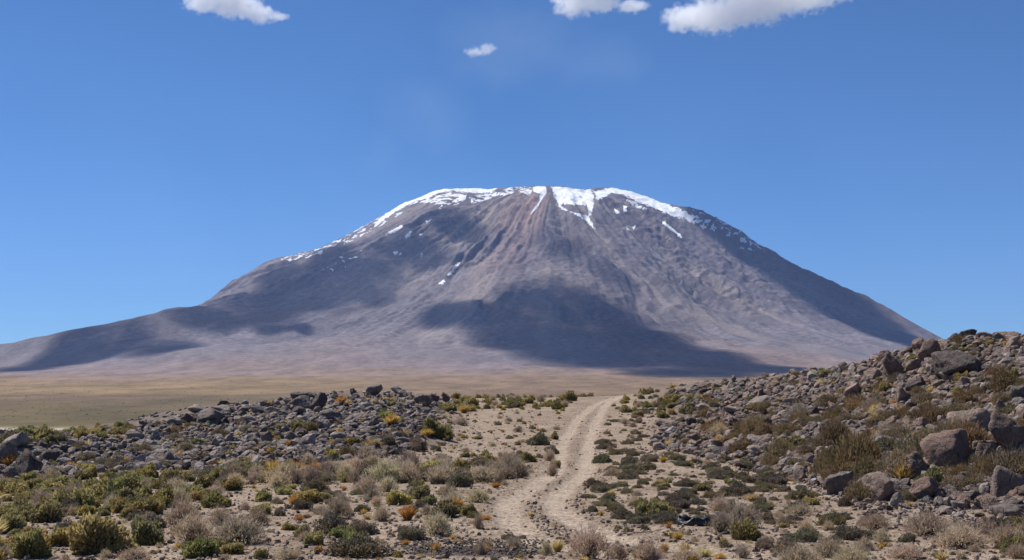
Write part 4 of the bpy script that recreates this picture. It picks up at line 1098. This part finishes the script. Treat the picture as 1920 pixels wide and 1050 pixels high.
# ---- the torn tyre on the sand
def tyre():
    r = np.random.default_rng(5)
    x, y, ok = hit([1303], [986], lambda p, q_: terrain(p, q_), 18, 60, 900)
    x, y = float(x[0]), float(y[0]) + .25
    z = float(terrain(np.array([x]), np.array([y]))[0])
    m, t, out = mat('old_rubber')
    nse = node(t, 'ShaderNodeTexNoise', {'Vector': node(t, 'ShaderNodeNewGeometry').outputs['Position'], 'Scale': 9.0, 'Detail': 5.0}).outputs[0]
    cc_ = ramp(t, nse, [(.35, (.010, .011, .014)), (.6, (.022, .025, .032)), (.8, (.055, .052, .055))])
    bs_ = node(t, 'ShaderNodeBsdfPrincipled', {'Base Color': cc_, 'Roughness': .5, 'Normal': node(t, 'ShaderNodeBump', {'Strength': .6, 'Distance': .02, 'Height': nse}).outputs[0]})
    t.links.new(bs_.outputs[0], out.inputs[0])
    root = link(bpy.data.objects.new('discarded_tyre', None)); root.location = (x, y, z - .01); root.rotation_euler = (0, 0, .2)
    n, k = 96, 14
    def ring(a0, a1, prof_, wob):
        a = np.linspace(a0, a1, n)
        v = []
        for j, (rr, zz) in enumerate(prof_):
            sag = 1 - .34 * (0.5 + .5 * np.sin(a * 2 + .7)) - .15 * np.sin(a * 5 + 1)
            ra = rr * (1 + .05 * np.sin(3 * a + 1)) + wob * np.sin(a * 9 + j)
            v.append(np.stack([ra * np.cos(a) * 1.06, ra * np.sin(a) * .8, np.maximum(zz * sag, .004) + .01 * np.sin(a * 13 + j * .7)], 1))
        v = np.concatenate(v); m_ = len(prof_)
        i = np.arange(m_ - 1)[:, None] * n + np.arange(n - 1)[None]
        return v, np.stack([i, i + 1, i + 1 + n, i + n], -1).reshape(-1, 4)
    A0, A1 = .5, .5 + 2 * math.pi * .985
    outer = [(.36, .005), (.395, .01), (.41, .05), (.415, .10), (.41, .15), (.395, .19)]
    tread_v, tread_f = ring(A0, A1, outer, .004)
    me_ = make_mesh('tread', tread_v, tread_f, None, (m,), True); o = link(bpy.data.objects.new('tread', me_)); o.parent = root
    s_ = o.modifiers.new('thick', 'SOLIDIFY'); s_.thickness = .016
    sw_v, sw_f = ring(A0, A1, [(.395, .192), (.36, .215), (.31, .212), (.265, .185), (.245, .165), (.25, .145)], .006)
    o = link(bpy.data.objects.new('sidewall', make_mesh('sidewall', sw_v, sw_f, None, (m,), True))); o.parent = root
    s_ = o.modifiers.new('thick', 'SOLIDIFY'); s_.thickness = .014
    sw_v, sw_f = ring(A0, A1, [(.385, .008), (.33, .012), (.27, .02), (.245, .035)], .005)
    o = link(bpy.data.objects.new('sidewall', make_mesh('sidewall', sw_v, sw_f, None, (m,), True))); o.parent = root
    s_ = o.modifiers.new('thick', 'SOLIDIFY'); s_.thickness = .014
    # torn strips of casing sticking up
    for a_, l_ in ((.2, .16), (2.6, .12), (4.4, .14)):
        px, py = .33 * math.cos(a_), .27 * math.sin(a_)
        tt_ = np.linspace(0, 1, 7); ln_x = px + (np.cos(a_ + 1.2) * l_) * tt_; ln_y = py + np.sin(a_ + 1.2) * l_ * tt_
        zz = .17 + .07 * np.sin(tt_ * 2.6); wd_ = .035 * (1 - tt_ * .6)
        v = np.concatenate([np.stack([ln_x + wd_ * math.cos(a_), ln_y + wd_ * math.sin(a_), zz], 1), np.stack([ln_x - wd_ * math.cos(a_), ln_y - wd_ * math.sin(a_), zz + .01], 1)])
        f_ = [(i, i + 1, i + 8, i + 7) for i in range(6)]
        o = link(bpy.data.objects.new('torn_strip', make_mesh('torn_strip', v, np.array(f_), None, (m,), True))); o.parent = root
        s_ = o.modifiers.new('thick', 'SOLIDIFY'); s_.thickness = .01
    tag(root, 'crumpled black torn tyre lying flat on the sand beside a dry shrub', 'tyre')
tyre()
# ---- dead branches and pale stones on the sand
def branch(u, v, length, rz, label):
    x, y, ok = hit([u], [v], lambda p, q_: terrain(p, q_), 18, 60, 900)
    x, y = float(x[0]), float(y[0]); z = float(terrain(np.array([x]), np.array([y]))[0])
    r = np.random.default_rng(int(u))
    V_, F_ = [], []; o = 0
    def limb(p, d, L, w, depth):
        nonlocal o
        k = 7; pts = [np.array(p, float)]
        dd = np.array(d, float)
        for _ in range(k - 1):
            dd = dd + r.normal(size=3) * [.16, .16, .09]; dd /= np.linalg.norm(dd)
            q_ = pts[-1] + dd * L / (k - 1); q_[2] = max(q_[2], .01); pts.append(q_)
        for j, q_ in enumerate(pts):
            ww = w * (1 - .75 * j / (k - 1))
            sd = np.cross(dd, [0, 0, 1]); sd /= np.linalg.norm(sd) + 1e-6; up_ = np.cross(sd, dd)
            for a in range(6): V_.append(q_ + ww * (math.cos(a * math.pi / 3) * sd + math.sin(a * math.pi / 3) * up_))
            if j:
                for a in range(6): F_.append((o + (j - 1) * 6 + a, o + (j - 1) * 6 + (a + 1) % 6, o + j * 6 + (a + 1) % 6, o + j * 6 + a))
        o += k * 6
        if depth:
            for _ in range(3):
                j = int(r.integers(2, k - 1)); a = r.uniform(-1, 1)
                c_, s_ = math.cos(a), math.sin(a)
                limb(pts[j], (dd[0] * c_ - dd[1] * s_, dd[0] * s_ + dd[1] * c_, abs(r.normal() * .2)), L * .45, w * .5, depth - 1)
    limb((0, 0, .03), (1, 0, .02), length, .011, 2)
    me_ = make_mesh('dead_branch', np.array(V_), np.array(F_), np.full((len(V_), 3), 1.0), (M_WOOD,), True)
    ob = link(bpy.data.objects.new('dead_branch', me_)); ob.location = (x, y, z); ob.rotation_euler = (0, 0, rz); ob.color = (.10, .075, .06, 1)
    tag(ob, label, 'branch')
branch(826, 1006, .55, .1, 'dark fallen branch at the foot of a straw coloured bush')
branch(1190, 1002, .8, .35, 'bare forked branch lying on sand between the track and the tyre')
branch(470, 966, .3, 2.0, 'short dark stick on open sand in front of two olive shrubs')
def pale_stone(u, v, w, label):
    x, y, ok = hit([u], [v], lambda p, q_: terrain(p, q_), 18, 60, 900)
    x, y = float(x[0]), float(y[0]); z = float(terrain(np.array([x]), np.array([y]))[0])
    o = link(bpy.data.objects.new('white_stone', ROCKS[int(u) % 12])); s_ = w / F * y * .5
    o.location = (x, y, z + s_ * .3); o.scale = (s_, s_, s_); o.rotation_euler = (.2, .1, u); o.color = (.95, .93, .88, 1)
    tag(o, label, 'stone')
for u_, v_, w_, l_ in ((549, 985, 8, 'white stone just below a small orange tussock'), (566, 993, 6, 'smaller white stone east of the one below the orange tussock'), (172, 972, 9, 'white stone behind the tallest olive shrub at the western end'), (1712, 1010, 6, 'yellowish white pebble before a wide dry shrub'), (857, 1012, 6, 'white stone near the fallen branch'), (270, 827, 7, 'bright white rock chip on the western boulder rise'), (684, 1027, 5, 'white stone on the sand by dark cinders')):
    pale_stone(u_, v_, w_, l_)

label_all()

# ------------------------------------------------------------------ the air
hm, t, out = mat('haze')
pv = node(t, 'ShaderNodeVolumePrincipled', {'Color': (0.36, 0.54, 1.0, 1), 'Density': 2.2e-5, 'Anisotropy': 0.1})
t.links.new(pv.outputs[0], out.inputs['Volume'])
hz = link(bpy.data.objects.new('haze', box_mesh('haze', (-26500, -60, -130), (26500, 25500, 1720), (hm,))))
tag(hz, 'thin blue air haze in front of the far slopes', kind='stuff')
